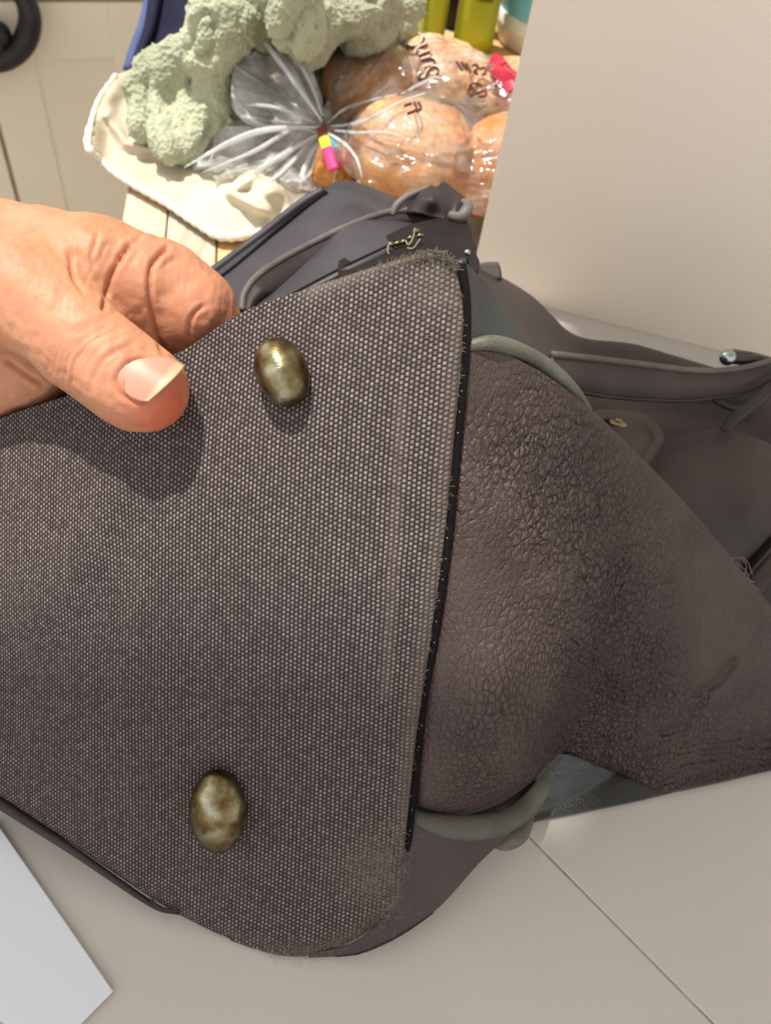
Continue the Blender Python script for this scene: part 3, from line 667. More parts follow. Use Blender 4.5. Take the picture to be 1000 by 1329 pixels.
tube('edge_piping', [b_(x, y, .0) for x, y in ((200, 402), (276, 352), (312, 325), (345, 300), (388, 266), (420, 246))], .0022, m_blue, bag, n=50, seg=10)
tube('seam', [b_(x, y, -.0008) for x, y in ((352, 398), (400, 372), (450, 346), (500, 322), (530, 306))], .0010, m_black, bag, n=40, seg=8)
tube('edge_piping', [b_(x, y, -.0008) for x, y in ((352, 404), (400, 378), (450, 352), (500, 328), (532, 312))], .0016, m_blue, bag, n=40, seg=8)
# underside hull closing the bag behind the canvas
hd = rbf([(0, 1030, .292), (200, 1160, .292), (400, 1225, .291), (520, 1150, .292), (700, 1040, .325), (100, 700, .40), (400, 700, .42), (700, 700, .42), (-260, 870, .312), (-200, 650, .33), (900, 900, .38)])
patch('body_base', [(-250, 660), (60, 640), (300, 560), (560, 560), (900, 760)], [(-250, 872), (0, 1022), (200, 1152), (400, 1212), (490, 1168), (600, 1088), (700, 1025), (860, 985)], [(-250, 660), (-255, 770), (-250, 872)], [(900, 760), (890, 900), (860, 985)],
      lambda px, py: np.minimum(hd(px, py), zdepth(px, py, ZC + .0020)), 60, 50, m_body, bag, thick=.0006)

# body, right side, seen past the gusset
rd = rbf([(606, 345, .40), (650, 360, .425), (690, 388, .435), (735, 428, .445), (820, 446, .455), (870, 461, .46), (940, 484, .46), (1090, 520, .46),
          (620, 400, .30), (700, 480, .33), (760, 560, .34), (850, 660, .35), (1000, 830, .375), (1090, 900, .385), (900, 600, .40), (800, 520, .40), (1000, 560, .42)])
RT = [(604, 346), (628, 350), (655, 362), (690, 384), (715, 408), (738, 430), (765, 440), (820, 446), (870, 460), (940, 481), (1000, 498), (1090, 525)]
patch('body_back', RT, [(604, 420), (680, 520), (760, 610), (850, 700), (950, 800), (1090, 940)], [(604, 346), (603, 380), (604, 420)], [(1090, 525), (1095, 700), (1090, 940)],
      rd, 150, 100, m_body, bag, lambda px, py, d: .0022 * noise(np.stack([px, py, 0 * px], -1), .014, 18) + .004 * np.clip(1 - near(px, py, curve(RT, 60)) / 10, 0, 1) ** 2
      + .012 * np.exp(-(near(px, py, [(640, 400), (720, 450), (860, 520), (960, 540)]) / 20) ** 2), thick=.003)
r_ = lambda x, y, o=0: W(x, y, float(rd(np.array(x * 1.), np.array(y * 1.))) + o)
# pocket bulge on the right
kd = rbf([(840, 600, .352), (870, 570, .372), (940, 560, .385), (1000, 578, .39), (1090, 620, .39), (900, 680, .335), (960, 740, .345), (1090, 860, .36), (980, 640, .355), (1090, 720, .36), (860, 640, .335)])
KT = [(836, 616), (850, 592), (880, 566), (935, 557), (985, 570), (1020, 588), (1090, 620)]
patch('side_pocket', KT, [(836, 640), (870, 690), (930, 750), (1000, 810), (1090, 880)], [(836, 616), (835, 628), (836, 640)], [(1090, 620), (1092, 740), (1090, 880)],
      kd, 90, 60, m_body, bag, lambda px, py, d: .006 * np.clip(1 - near(px, py, curve(KT, 60)) / 30, 0, 1) ** 2 + .001 * noise(np.stack([px, py, 0 * px], -1), .03, 28), thick=.003)
k_ = lambda x, y, o=0: W(x, y, float(kd(np.array(x * 1.), np.array(y * 1.))) + o)
tube('pocket_seam', [k_(x, y, -.0005) for x, y in ((940, 775), (966, 742), (986, 718), (1012, 690), (1050, 650))], .0016, m_black, bag, n=30, seg=8)
tube('pocket_strap', [k_(x, y, -.001) for x, y in ((955, 790), (985, 752), (1010, 722), (1050, 675))], .0042, m_strap, bag, n=30, seg=12, flat=.4, up=CAMPOS - k_(1000, 740))
parts = []
for pp in (((945, 726), (960, 724), (968, 734), (966, 748), (978, 756)), ((955, 730), (968, 742), (974, 758), (985, 765)), ((962, 722), (970, 730), (976, 746))):
    parts.append(sweep(curve([W(x, y, .312) for x, y in pp], 20), np.full(20, .00022), 5))
v_, f_ = join(parts); mesh('loose_thread', v_, f_, m_rim, bag)
# closure tab with snap
cd = lambda px, py: rbf([(760, 530, .325), (840, 530, .345), (862, 570, .345), (840, 600, .335), (780, 570, .325)])(px, py)
tabc = [(770, 531), (800, 530), (832, 535), (850, 545), (861, 565), (858, 580), (842, 604)]
patch('closure_tab', tabc, [(770, 560), (785, 585), (800, 600), (815, 612), (832, 612)], [(770, 531), (768, 545), (770, 560)], [(842, 604), (838, 609), (832, 612)], cd, 60, 30, m_strap, bag,
      lambda px, py, d: .004 * np.clip(1 - near(px, py, curve(tabc, 40)) / 9, 0, 1) ** 2 - .0012 * np.exp(-((near(px, py, curve(tabc, 40)) - 12) / 3) ** 2), thick=.004)
sn = W(801, 549, .3275); vw = (CAMPOS - sn) / np.linalg.norm(CAMPOS - sn); zt = np.array([.05, .42, .9]); zt /= np.linalg.norm(zt); xt = np.cross([0, 1, 0], zt); xt /= np.linalg.norm(xt); yt = np.cross(zt, xt)
e_ = ellipsoid(sn, [xt, yt, zt], (.0040, .0040, .0011)); mesh('snap', e_[0], e_[1], m_brass, bag)
e_ = ellipsoid(sn + zt * .0012, [xt, yt, zt], (.0018, .0018, .0007)); mesh('snap', e_[0], e_[1], m_brass, bag)

# handles: a strap face with a rolled worn edge
def strap(name, up_, lo_, dep, mat, rim_r, n=90, dlo=.004):
    U, L_ = curve(up_, n), curve(lo_, n); D_ = curve([(i, z) for i, z in enumerate(dep)], n)[:, 1]; D_ = np.interp(np.linspace(0, len(dep) - 1, n), range(len(dep)), dep)
    rows = [W(U[:, 0] * (1 - t) + L_[:, 0] * t, U[:, 1] * (1 - t) + L_[:, 1] * t, D_ - .003 * math.sin(t * math.pi) + dlo * t) for t in np.linspace(0, 1, 12)]
    h = mesh(name, np.array(rows), grid_faces(12, n), mat, bag, thick=.0035)
    tube('strap_edge', W(U[:, 0], U[:, 1], D_ - .0004), rim_r, m_rim, h, n=n, seg=12)
    tube('strap_edge', W(L_[:, 0], L_[:, 1], D_ + dlo), rim_r * .6, m_body, h, n=n, seg=10)
    return h
strap('handle', [(314, 404), (316, 384), (330, 362), (360, 340), (400, 318), (450, 294), (500, 276), (540, 273), (575, 278), (598, 274)],
      [(334, 400), (340, 392), (358, 382), (386, 369), (418, 354), (460, 334), (505, 312), (542, 298), (575, 291), (598, 284)],
      [.33, .335, .345, .355, .362, .37, .378, .384, .388, .392], m_face_shade, .0015)
strap('handle', [(716, 460), (745, 463), (790, 468), (840, 474), (890, 480), (930, 481), (970, 476), (1004, 466), (1040, 452)],
      [(722, 496), (750, 508), (790, 515), (840, 519), (890, 520), (930, 516), (970, 510), (1004, 492), (1040, 474)],
      [.33, .345, .36, .372, .384, .392, .40, .405, .41], m_strap, .0015)
# gathered strap end on the far side
kn = rbf([(505, 272, .39), (530, 250, .388), (575, 237, .392), (608, 262, .388), (600, 282, .382), (560, 276, .378), (560, 258, .374)])
patch('strap_knot', [(508, 276), (518, 262), (532, 252), (555, 241), (566, 242), (576, 236), (590, 246), (611, 262)], [(508, 280), (535, 275), (565, 282), (590, 285), (606, 280), (611, 270)],
      [(508, 276), (507, 278), (508, 280)], [(611, 262), (612, 266), (611, 270)], kn, 70, 30, m_body, bag,
      lambda px, py, d: -.002 * (1 - np.abs(noise(np.stack([px, py * .6, 0 * px], -1), .06, 12))) ** 2, thick=.004)
tube('strap_edge', [W(x, y, z) for x, y, z in ((583, 279, .374), (596, 282, .372), (604, 275, .372), (607, 265, .375), (600, 262, .377))], [.0018, .0026, .0028, .0022, .0016], m_rim, bag, n=24)
tube('strap_edge', [W(x, y, z) for x, y, z in ((508, 280, .381), (515, 266, .381), (530, 254, .382), (556, 243, .383))], [.0014, .0018, .0016, .001], m_rim, bag, n=24)
# dark zip opening with metal teeth below the handle
zd = rbf([(470, 325, .345), (540, 285, .372), (600, 285, .378), (612, 345, .31), (520, 340, .315)])
patch('zip_panel', [(440, 338), (500, 306), (545, 288), (600, 284), (618, 330)], [(440, 362), (500, 352), (550, 340), (600, 352), (620, 352)], [(440, 338), (438, 350), (440, 362)], [(618, 330), (622, 341), (620, 352)],
      zd, 40, 20, m_zip, bag, lambda px, py, d: .002 * noise(np.stack([px, py, 0 * px], -1), .05, 2), thick=.003)
for x, y in ((508, 318), (516, 316), (524, 314), (533, 309), (540, 300), (545, 306)):
    e_ = ellipsoid(W(x, y, .334), [[.8, .6, 0], [-.6, .8, 0], [0, 0, 1]], (.0018, .0010, .0012), 12, 8); mesh('zip_tooth', e_[0], e_[1], m_brass, bag)
parts = [sweep(curve([W(x, y, .330) for x, y in pp], 20), np.full(20, .0004), 5) for pp in (((538, 296), (536, 308), (530, 318), (526, 312)), ((506, 314), (503, 322), (504, 330)), ((545, 310), (536, 322), (528, 322)))]
v_, f_ = join(parts); mesh('loose_thread', v_, f_, m_lint, bag)
e_ = ellipsoid(W(606, 328, .318), I3, (.0014, .0014, .0014), 12, 8); mesh('rivet', e_[0], e_[1], m_chrome, bag)
patch('leather_tag', [(616, 342), (634, 340), (646, 340)], [(622, 360), (636, 362), (651, 362)], [(616, 342), (618, 350), (622, 360)], [(646, 340), (650, 350), (651, 362)], lambda px, py: .415 + 0 * px, 10, 8, m_strap, bag, thick=.004)
# right handle fixing: ring rivet, strap end and V join
rv = W(944, 464, .40); e_ = ellipsoid(rv, I3, (.0040, .0040, .0040), 24, 16); mesh('rivet', e_[0], e_[1], m_chrome, bag)
tube('rivet_post', [rv, W(965, 467, .405), W(990, 468, .41)], .0028, m_iron, bag, n=12)
strap('handle_fixing', [(950, 456), (975, 460), (1005, 468), (1040, 476)], [(965, 470), (985, 476), (1010, 486), (1040, 496)], [.415, .416, .418, .42], m_body, .0013, 30)
tube('strap_join', [W(x, y, z) for x, y, z in ((1050, 470, .402), (1005, 500, .400), (975, 524, .397), (950, 545, .394), (938, 560, .392))], [.003, .0034, .0034, .003, .002], m_body, bag, n=30, seg=12, flat=.5, up=vw)
tube('strap_join', [W(x, y, z) for x, y, z in ((925, 519, .398), (945, 528, .396), (962, 530, .396), (985, 512, .398), (1010, 490, .40))], [.0010, .0014, .0018, .0018, .0014], m_body, bag, n=30, seg=10)

# ------------------------------------------------------------------ the hand
hand = empty('hand', tuple(W(60, 400, .25)), 'light-skinned hand pinching the canvas edge between thumb and fingers', 'hand')
def K(px, py, d): return (W(px, py, d) - CAMPOS) @ R
def chain(fd, pts, k):
    for (x0, y0_, d0, r0), (x1, y1_, d1, r1) in zip(pts[:-1], pts[1:]):
        add_capsule(fd, K(x0, y0_, d0), K(x1, y1_, d1), r0 * d0 / FPX, r1 * d1 / FPX, k)
fd = field((-.255, -.135, .195), (-.025, .005, .345), .00072)
chain(fd, [(-620, 380, .30, 120), (-330, 372, .28, 124), (-120, 385, .272, 118), (-10, 372, .262, 100), (60, 350, .252, 78)], .012)      # wrist and back of the hand
chain(fd, [(-120, 450, .275, 90), (-20, 455, .268, 82), (40, 470, .262, 52)], .012)                                                     # heel of the palm
for bx_, by_, bd_, br in ((118, 352, .247, 66), (120, 335, .248, 50)): add_capsule(fd, K(60, 360, .252), K(bx_, by_, bd_), 62 * .25 / FPX, br * bd_ / FPX, .006)
chain(fd, [(150, 350, .251, 58), (180, 370, .252, 62), (190, 410, .258, 60)], .0035)
chain(fd, [(215, 370, .255, 56), (242, 398, .257, 56), (250, 440, .264, 50)], .003)
chain(fd, [(262, 405, .260, 46), (280, 430, .264, 36), (300, 480, .266, 30)], .0035)
chain(fd, [(30, 440, .272, 50), (140, 470, .284, 44), (230, 520, .282, 40), (290, 570, .276, 34)], .004)       # middle finger, behind the canvas
chain(fd, [(0, 490, .280, 46), (100, 540, .292, 42), (190, 590, .288, 38), (240, 640, .283, 32)], .004)        # ring finger
chain(fd, [(-50, 520, .284, 42), (40, 590, .298, 36), (110, 640, .294, 32), (150, 690, .290, 27)], .004)       # little finger
chain(fd, [(-130, 385, .256, 90), (-40, 370, .243, 84), (30, 384, .236, 68), (70, 410, .2340, 59), (108, 448, .2335, 57.5), (150, 480, .2338, 56), (180, 503, .2345, 53), (193, 506, .2348, 50)], .005)   # thumb
V, F = surface(fd); V = relax(V, F, 2); N = normals(V, F)
Q = V @ R.T + CAMPOS; px, py, dz = lens(Q)
front = sstep(-N[:, 2], .05, .3)
disp = np.zeros(len(V))
def cr(pts, w, amt, dmax=.4, fade=True):
    global disp
    c2 = curve(pts, 30); r = near(px, py, c2); g = np.exp(-(r / w) ** 2)
    lips = .45 * np.exp(-((r - 2.2 * w) / (1.4 * w)) ** 2)
    e0 = np.hypot(px - pts[0][0], py - pts[0][1]); e1 = np.hypot(px - pts[-1][0], py - pts[-1][1])
    ends = sstep(np.minimum(e0, e1), 0, 14) if fade else 1
    disp = disp + (-g + lips * .5) * amt * front * ends * (dz < dmax)
thumb_zone = .243
# thumb joint wrinkles
for k, (off, am) in enumerate(((0, .0007), (9, .0004), (-11, .00065), (-20, .0004), (19, .0003), (-30, .0003), (-40, .0002))):
    cr([(92 + off * .8, 503 + off * .4), (96 + off * .7, 470 + off * .4), (112 + off * .7, 448 + off * .3), (138 + off * .7, 432 + off * .3), (158 + off * .7, 425 + off * .3)], 2.6, am, .2485)
cr([(118, 505), (124, 482), (140, 462), (160, 450), (176, 446)], 3, .0005, .2485)
# finger folds
cr([(88, 318), (92, 340), (97, 362), (112, 384)], 3, .0010, .27)
cr([(166, 318), (156, 335), (143, 360), (138, 385), (134, 400)], 3.2, .0013, .27, False)
cr([(216, 322), (203, 335), (195, 350), (194, 385), (201, 425), (212, 456)], 3.2, .0013, .28, False)
cr([(272, 394), (257, 402), (247, 416), (244, 446)], 2.6, .0009, .29)
cr([(128, 295), (124, 315), (118, 336), (128, 350)], 3, .0006, .27); cr([(145, 312), (135, 322), (127, 342)], 2.5, .0004, .27)
cr([(190, 300), (172, 316), (158, 332)], 3, .0006, .27); cr([(236, 335), (222, 338), (208, 352)], 3, .0006, .28)
cr([(0, 466), (20, 476), (42, 492), (62, 500)], 3, .0012, .29); cr([(60, 508), (80, 498)], 2.5, .0005, .29)
cr([(104, 380), (118, 352), (128, 330)], 2.5, .0002, .27)
# nail bed groove
cr([(196, 466), (172, 468), (157, 480), (151, 496), (156, 510), (172, 519), (196, 524)], 3.2, .0009, .2485)
disp += front * (.00030 * fbm(V, 170, 5, 2) + .00016 * noise(V, 420, 8) - .00022 * (1 - np.abs(noise(V * [1.6, .8, 1], 330, 15))) ** 4)
V = V + N * disp[:, None]
# skin tone: redder on the pads (real skin tone, stays with the hand), darker red in the folds
base = np.array(sr(194, 139, 105)[:3]); red = np.array(sr(200, 88, 56)[:3]); pale = np.array(sr(206, 150, 118)[:3]); pinkc = np.array(sr(202, 134, 106)[:3])
w1 = np.exp(-(np.linalg.norm(V - K(215, 530, .231), axis=1) / .0105) ** 2)[:, None]
w2 = np.exp(-(np.linalg.norm(V - K(270, 420, .25), axis=1) / .016) ** 2)[:, None]
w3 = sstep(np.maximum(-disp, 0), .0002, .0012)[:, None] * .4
C = base + (pale - base) * (.5 + .5 * noise(V, 60, 3))[:, None] * .6
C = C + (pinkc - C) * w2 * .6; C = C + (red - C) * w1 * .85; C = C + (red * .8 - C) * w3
V = V @ R.T + CAMPOS
mesh('skin_body', V, F, m_skin, hand, colr=C)
# nail
nl = coons([(163, 474), (180, 466), (202, 464), (222, 464), (241, 474)], [(160, 506), (170, 516), (182, 521), (192, 521)], [(163, 474), (154, 484), (153, 496), (160, 506)], [(241, 474), (226, 490), (208, 507), (192, 521)], 30, 24)
nx, ny = nl[..., 0], nl[..., 1]
ax0, ax1 = np.array([108., 448]), np.array([200., 512]); ad = (ax1 - ax0) / np.linalg.norm(ax1 - ax0)
side = (nx - ax0[0]) * -ad[1] + (ny - ax0[1]) * ad[0]; along = (nx - ax0[0]) * ad[0] + (ny - ax0[1]) * ad[1]
dn = .2337 + .0006 * sstep(along, 70, 120) - np.sqrt(np.maximum(54 ** 2 - (side + 2) ** 2, 100)) * .2337 / FPX - .0010
uvn = np.stack([np.broadcast_to(np.linspace(0, 1, 30)[None], nx.shape), np.broadcast_to(np.linspace(0, 1, 24)[:, None], nx.shape)], -1)
mesh('thumbnail', W(nx, ny, dn), grid_faces(24, 30), m_nail, hand, uv=uvn, thick=.0006)

# ------------------------------------------------------------------ towels
def towel_cream():
    g = empty('tea_towel', tuple(onz(260, 240)), 'cream cotton towel with white stitched hem spread under the bread', 'towel')
    LFT = [(150, 98), (128, 130), (117, 165), (115, 192)]
    BOTT = [(115, 192), (135, 212), (160, 232), (190, 249), (220, 266), (255, 290), (285, 307), (318, 307), (360, 295), (420, 275), (480, 262)]
    def dep(px, py):
        n_ = fbm(np.stack([px, py, 0 * px], -1), .018, 3, 3)
        z = .0065 + .006 * (n_ * .5 + .5) * np.clip(near(px, py, curve(BOTT, 40)) / 30, 0, 1) + .012 * np.exp(-(near(px, py, [(115, 192), (120, 150), (150, 105)]) / 18) ** 2)
        z = z + .018 * np.exp(-(np.hypot(px - 345, (py - 245) * 1.3) / 28) ** 2) + .010 * np.exp(-(near(px, py, [(140, 150), (165, 185), (230, 200)]) / 9) ** 2) + .010 * np.exp(-(near(px, py, [(330, 225), (300, 250), (345, 275)]) / 8) ** 2)
        return zdepth(px, py, z)
    patch('cloth', [(150, 98), (190, 82), (260, 60), (360, 60), (470, 90)], BOTT, LFT, [(470, 90), (500, 170), (480, 262)], dep, 150, 110, m_linen, g, thick=.0025)
    pts = [(150, 98), (128, 130), (117, 165), (115, 192), (135, 212), (160, 232), (190, 249), (220, 266), (255, 290), (285, 307), (318, 306), (360, 294), (390, 286)]
    Cc = curve(pts, 330); P = W(Cc[:, 0], Cc[:, 1], dep(Cc[:, 0], Cc[:, 1]) - .001)
    i = np.arange(330); r = .0027 * (1 + .13 * np.sin(i * .62)); r[:60] *= .7
    V, F = sweep(P, r, 12); mesh('hem', V, F, m_hem, g)
towel_cream()
def zk(px, py, z): return onz(px, py, z)
g2 = field((-.36, .46, -.005), (0.02, 1.02, .24), .0022)
def blob(pts, k=.006):
    for (x0, y0_, z0, r0), (x1, y1_, z1, r1) in zip(pts[:-1], pts[1:]): add_capsule(g2, zk(x0, y0_, z0), zk(x1, y1_, z1), r0, r1, k)
blob([(216, 200, .026, .011), (198, 168, .032, .016), (190, 128, .042, .017), (206, 94, .056, .016), (238, 70, .068, .015), (266, 78, .070, .013)], .003)
blob([(232, 92, .060, .009), (244, 118, .046, .012), (240, 155, .034, .013), (226, 188, .026, .012)], .002)
blob([(272, 100, .062, .011), (276, 135, .044, .013), (258, 168, .030, .013), (238, 196, .024, .011)], .002)
blob([(268, 62, .080, .020), (290, 30, .095, .024), (345, 8, .10, .028), (420, -5, .10, .030)])
blob([(306, 80, .06, .018), (340, 48, .07, .022), (400, 30, .07, .026), (450, 24, .07, .028), (500, 15, .06, .030)], .003)
blob([(372, 66, .05, .020), (418, 82, .04, .022), (396, 120, .03, .020)], .003); blob([(420, 10, .11, .022), (470, -2, .11, .022), (500, 10, .09, .02)])
blob([(330, 118, .03, .022), (296, 130, .03, .018)], .003); blob([(395, -10, .13, .02), (385, 30, .11, .02), (400, 55, .09, .016)]); blob([(470, 30, .09, .022), (520, 20, .07, .022)])
V, F = surface(g2); N = normals(V, F)
wv = V + .006 * np.stack([noise(V, 40, 61), noise(V, 40, 62), noise(V, 40, 63)], 1)
fo = -(1 - np.abs(noise(wv, 22, 3))) ** 7 * .009 - (1 - np.abs(noise(wv * [1, 1, .6], 44, 13))) ** 6 * .005
V = V + N * (fo + .0014 * noise(V, 170, 5) + .0016 * noise(V, 330, 7) ** 2 * 2)[:, None]; V[:, 2] = np.maximum(V[:, 2], .016)
tagged(mesh('bath_towel', V, F, m_green, origin=tuple(zk(300, 80, 0))), 'crumpled sage green terry towel heaped behind the bread bag', 'towel')

# navy fabric bag standing behind the towels
NP = [(163, 92), (172, 62), (184, 30), (192, -10), (198, -50), (205, -90)]
nb = empty('fabric_bag', tuple(onz(230, 85)), 'navy blue fabric bag with piped edge behind the green towel', 'bag')
def navy(name, mat, x_in, th, dd_, rr):
    rows = []
    for (x, y) in curve(NP, 30):
        z = .688 + dd_; cx, w_ = x + x_in, 150
        t = np.linspace(0, 2 * np.pi, 40, endpoint=False)
        q0 = W(cx, y, z); q1 = W(cx + w_, y, z); c = (q0 + q1) / 2; e1 = (q1 - q0) / 2; e2 = np.array([0, th, 0])
        rows.append(c + np.sign(np.cos(t))[:, None] * np.abs(np.cos(t))[:, None] ** .6 * e1 + np.sign(np.sin(t))[:, None] * np.abs(np.sin(t))[:, None] ** .6 * e2)
    V = np.array(rows).reshape(-1, 3); V[:, :] += noise(V, 20, 3)[:, None] * .003
    F = grid_faces(30, 40, True).tolist() + [list(range(40)), [29 * 40 + i for i in range(39, -1, -1)]]
    return mesh(name, V, [tuple(f) for f in F], mat, nb)
low = W(163, 92, .80)[2]
navy('fabric_body', m_navy, 6, .035, 0, 0)
tube('edge_piping', [W(x + 4, y, .680) for x, y in NP], .005, m_navy2, nb, n=40, flat=.8)
tube('edge_piping', [W(x + 12, y + 6, .664) for x, y in NP], .0035, m_navy, nb, n=40)
tube('base_fold', [W(190, 88, .665), W(240, 92, .665), W(300, 92, .665)], .012, m_navy, nb, n=30)
for o in nb.children:                      # stand it on the table top
    for v in o.data.vertices: v.co.z -= 0
zmin = min(v.co.z for o in nb.children for v in o.data.vertices)

# ------------------------------------------------------------------ bread rolls in their film bag
rolls = [('floury golden bread roll at the front of the bag', 540, 203, .602, .046, .036, .036, .55), ('golden bread roll at the right end of the bag, by the foam board', 652, 220, .600, .038, .034, .036, .2),
         ('floury bread roll at the back left of the bag', 480, 112, .650, .036, .036, .032, .5), ('floury bread roll under the large printed lettering', 572, 104, .664, .042, .034, .030, .9),
         ('bread roll at the back right of the bag beside the red print', 654, 130, .652, .034, .034, .030, .7), ('small pale bread roll by the twisted neck of the bag', 436, 214, .600, .017, .026, .020, .1)]
BALLS = []
for i, (lab, x, y, d, a, b, c, flour) in enumerate(rolls):
    ctr = onz(x, y, c + .012)
    BALLS.append((*[float(q) for q in lens(ctr)], a * .97, c * 1.05))
    Vv, Fv, L = ellipsoid(ctr, [[.985, .17, 0], [-.17, .985, 0], [0, 0, 1]], (a, a * .9, c), 120, 60)
    fold_ = (1 - np.abs(noise(L + i * 7, 1.6, 5))) ** 6
    Vv = Vv + L * (.004 * noise(L + i * 3, 1.3, 2) - .0022 * fold_ + .0007 * noise(L, 7, 6))[:, None]
    Vv[:, 2] = np.maximum(Vv[:, 2], .017)
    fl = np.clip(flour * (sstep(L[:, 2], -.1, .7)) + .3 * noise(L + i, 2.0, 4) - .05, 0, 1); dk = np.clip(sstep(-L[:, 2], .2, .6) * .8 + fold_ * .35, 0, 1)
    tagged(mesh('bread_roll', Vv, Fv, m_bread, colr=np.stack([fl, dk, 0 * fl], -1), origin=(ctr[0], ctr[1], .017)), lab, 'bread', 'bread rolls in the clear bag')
fb_ = empty('bread_bag', tuple(onz(560, 230)), 'clear plastic bread bag tied at the neck, brown script printed on it', 'bag')
fdp = rbf([(420, 165, .585), (440, 215, .57), (490, 250, .575), (560, 265, .575), (640, 285, .575), (730, 300, .57), (428, 95, .62), (483, 18, .70), (560, 45, .70), (640, 74, .69), (730, 110, .67),
           (552, 196, .550), (652, 205, .552), (482, 110, .598), (568, 98, .613), (650, 118, .607), (560, 145, .585), (520, 60, .65), (440, 130, .595), (600, 240, .555)])
FT = [(421, 163), (424, 128), (434, 80), (458, 42), (483, 16), (520, 30), (560, 44), (640, 73), (730, 108)]
FB_ = [(421, 168), (436, 205), (460, 232), (500, 250), (560, 264), (640, 284), (730, 302)]
fd0 = fdp
def fdp(px, py):
    d = fd0(px, py)
    for bx_, by_, bd_, ra, rb in BALLS:
        rr = np.sqrt(((px - bx_) * bd_ / FPX / (ra * 1.18)) ** 2 + ((py - by_) * bd_ / FPX / (rb * 1.18)) ** 2)
        d = np.minimum(d, np.where(rr < 1, bd_ - .007 - ra * np.sqrt(np.maximum(1 - rr ** 2, 0)), 9))
    return d
def crk(px, py, d):
    r = np.hypot(px - 420, py - 166); a = np.arctan2(py - 166, px - 420)
    radial = (1 - np.abs(noise(np.stack([a * 4, r / 160, 0 * a], -1), 1.6, 21))) ** 3 * np.clip(r / 60, 0, 1) * np.exp(-r / 140)
    s = np.stack([px, py * 1.3, 0 * px], -1)
    return -.006 * radial - .004 * (1 - np.abs(noise(s, .022, 25))) ** 5 - .0012 * (1 - np.abs(noise(s, .06, 26))) ** 3
patch('film', FT, FB_, [(421, 163), (420, 165), (421, 168)], [(730, 108), (733, 200), (730, 302)], fdp, 170, 120, m_film, fb_, crk, thick=0)
patch('film', FT, FB_, [(421, 163), (420, 165), (421, 168)], [(730, 108), (733, 200), (730, 302)], lambda px, py: np.minimum(fdp(px, py) + .02 + .09 * np.sin(np.clip((px - 420) / 310, 0, 1) * np.pi), zdepth(px, py, .0155)), 60, 50, m_film, fb_, None, thick=0)
# gathered tail of the bag, two crumpled fans spreading from the tie
def fan(out, dep, seed, nr=70):
    O = curve(out, 150); c = np.array([420., 165.]); t = np.linspace(.02, 1, nr)[:, None, None]
    S = c + (O[None] - c) * t; px, py = S[..., 0], S[..., 1]; d = rbf(dep)(px, py)
    a = np.linspace(0, 1, 150)[None] + 0 * px; tt = t[..., 0] + 0 * px
    fold_ = (1 - np.abs(noise(np.stack([a * 9, tt * 1.2, 0 * a], -1), 1.5, seed))) ** 3 * .020 * tt + (1 - np.abs(noise(np.stack([px, py, 0 * a], -1), .038, seed + 3))) ** 4 * .012 * tt
    mesh('film_tail', W(px, py, d - fold_), grid_faces(nr, 150), m_tail, fb_)
fan([(418, 130), (408, 100), (392, 72), (372, 52), (350, 40), (330, 36), (318, 50), (306, 80), (300, 110), (302, 140), (320, 160), (350, 172)], [(420, 165, .585), (330, 36, .585), (300, 110, .575), (350, 172, .578), (380, 70, .585)], 3)
fan([(372, 150), (330, 150), (290, 165), (262, 190), (236, 220), (262, 226), (300, 238), (330, 232), (318, 252), (360, 235), (392, 246), (430, 250), (438, 220)], [(420, 165, .580), (236, 220, .59), (300, 165, .60), (330, 240, .58), (430, 245, .568)], 23)
fan([(300, 100), (282, 78), (268, 90), (285, 130), (298, 150)], [(420, 165, .60), (280, 80, .66), (295, 150, .62), (300, 100, .64)], 33, 40)
m_fin = film('highlight_streak_film', .8, 1.0, 1.0)  # near-white film: highlight streaks of the folds put into the colour
for fp, fr_ in ((((420, 165), (350, 168), (300, 184), (238, 218)), (3, 9, 9, 1)), (((420, 170), (372, 198), (340, 218), (302, 246)), (3, 8, 8, 1)), (((418, 158), (385, 110), (352, 66), (328, 38)), (3, 9, 8, 2)),
                (((418, 150), (404, 110), (386, 78), (362, 50)), (2, 6, 7, 2)), (((412, 172), (380, 168), (330, 196), (262, 224)), (2, 6, 6, 1)), (((418, 172), (398, 190), (360, 228), (322, 250)), (2, 5, 6, 1)), (((410, 160), (360, 140), (320, 136), (300, 138)), (2, 5, 4, 1)),
                (((424, 172), (404, 200), (392, 226), (390, 246)), (3, 7, 7, 2))):
    tube('film_fold', [W(x, y, .562 + .006 * math.sin(x * .05)) for x, y in fp], np.array(fr_) * .42 * .57 / FPX, m_fin, fb_, n=40, seg=10, flat=.35, up=CAMPOS - W(360, 150, .57))
for fp, fr_ in ((((424, 165), (470, 158), (520, 132), (560, 118)), (2.5, 4, 3, 1)), (((424, 160), (450, 140), (490, 128), (516, 122)), (2, 3.5, 2.5, 1)), (((424, 172), (446, 186), (462, 205), (470, 232)), (2.5, 4, 3, 1)), (((424, 168), (460, 172), (500, 172), (530, 180)), (2, 3, 2, .8)), (((520, 122), (548, 108), (566, 100), (575, 104)), (1, 4, 4, 1))):
    c_2 = curve(fp, 24); tube('film_fold', W(c_2[:, 0], c_2[:, 1], fdp(c_2[:, 0], c_2[:, 1]) - .006), np.interp(np.linspace(0, 3, 24), range(4), fr_) * .33 / FPX, m_fin, fb_, n=40, seg=8, flat=.3, up=CAMPOS - W(480, 150, .57))
ring = ellipsoid(W(420, 158, .578), I3, (.006, .006, .010), 20, 14); mesh('neck_twist', ring[0], ring[1], m_film, fb_)
pts = [W(x, y, z) for x, y, z in ((417, 165, .550), (420, 178, .546), (424, 192, .542), (429, 206, .538), (433, 220, .536))]
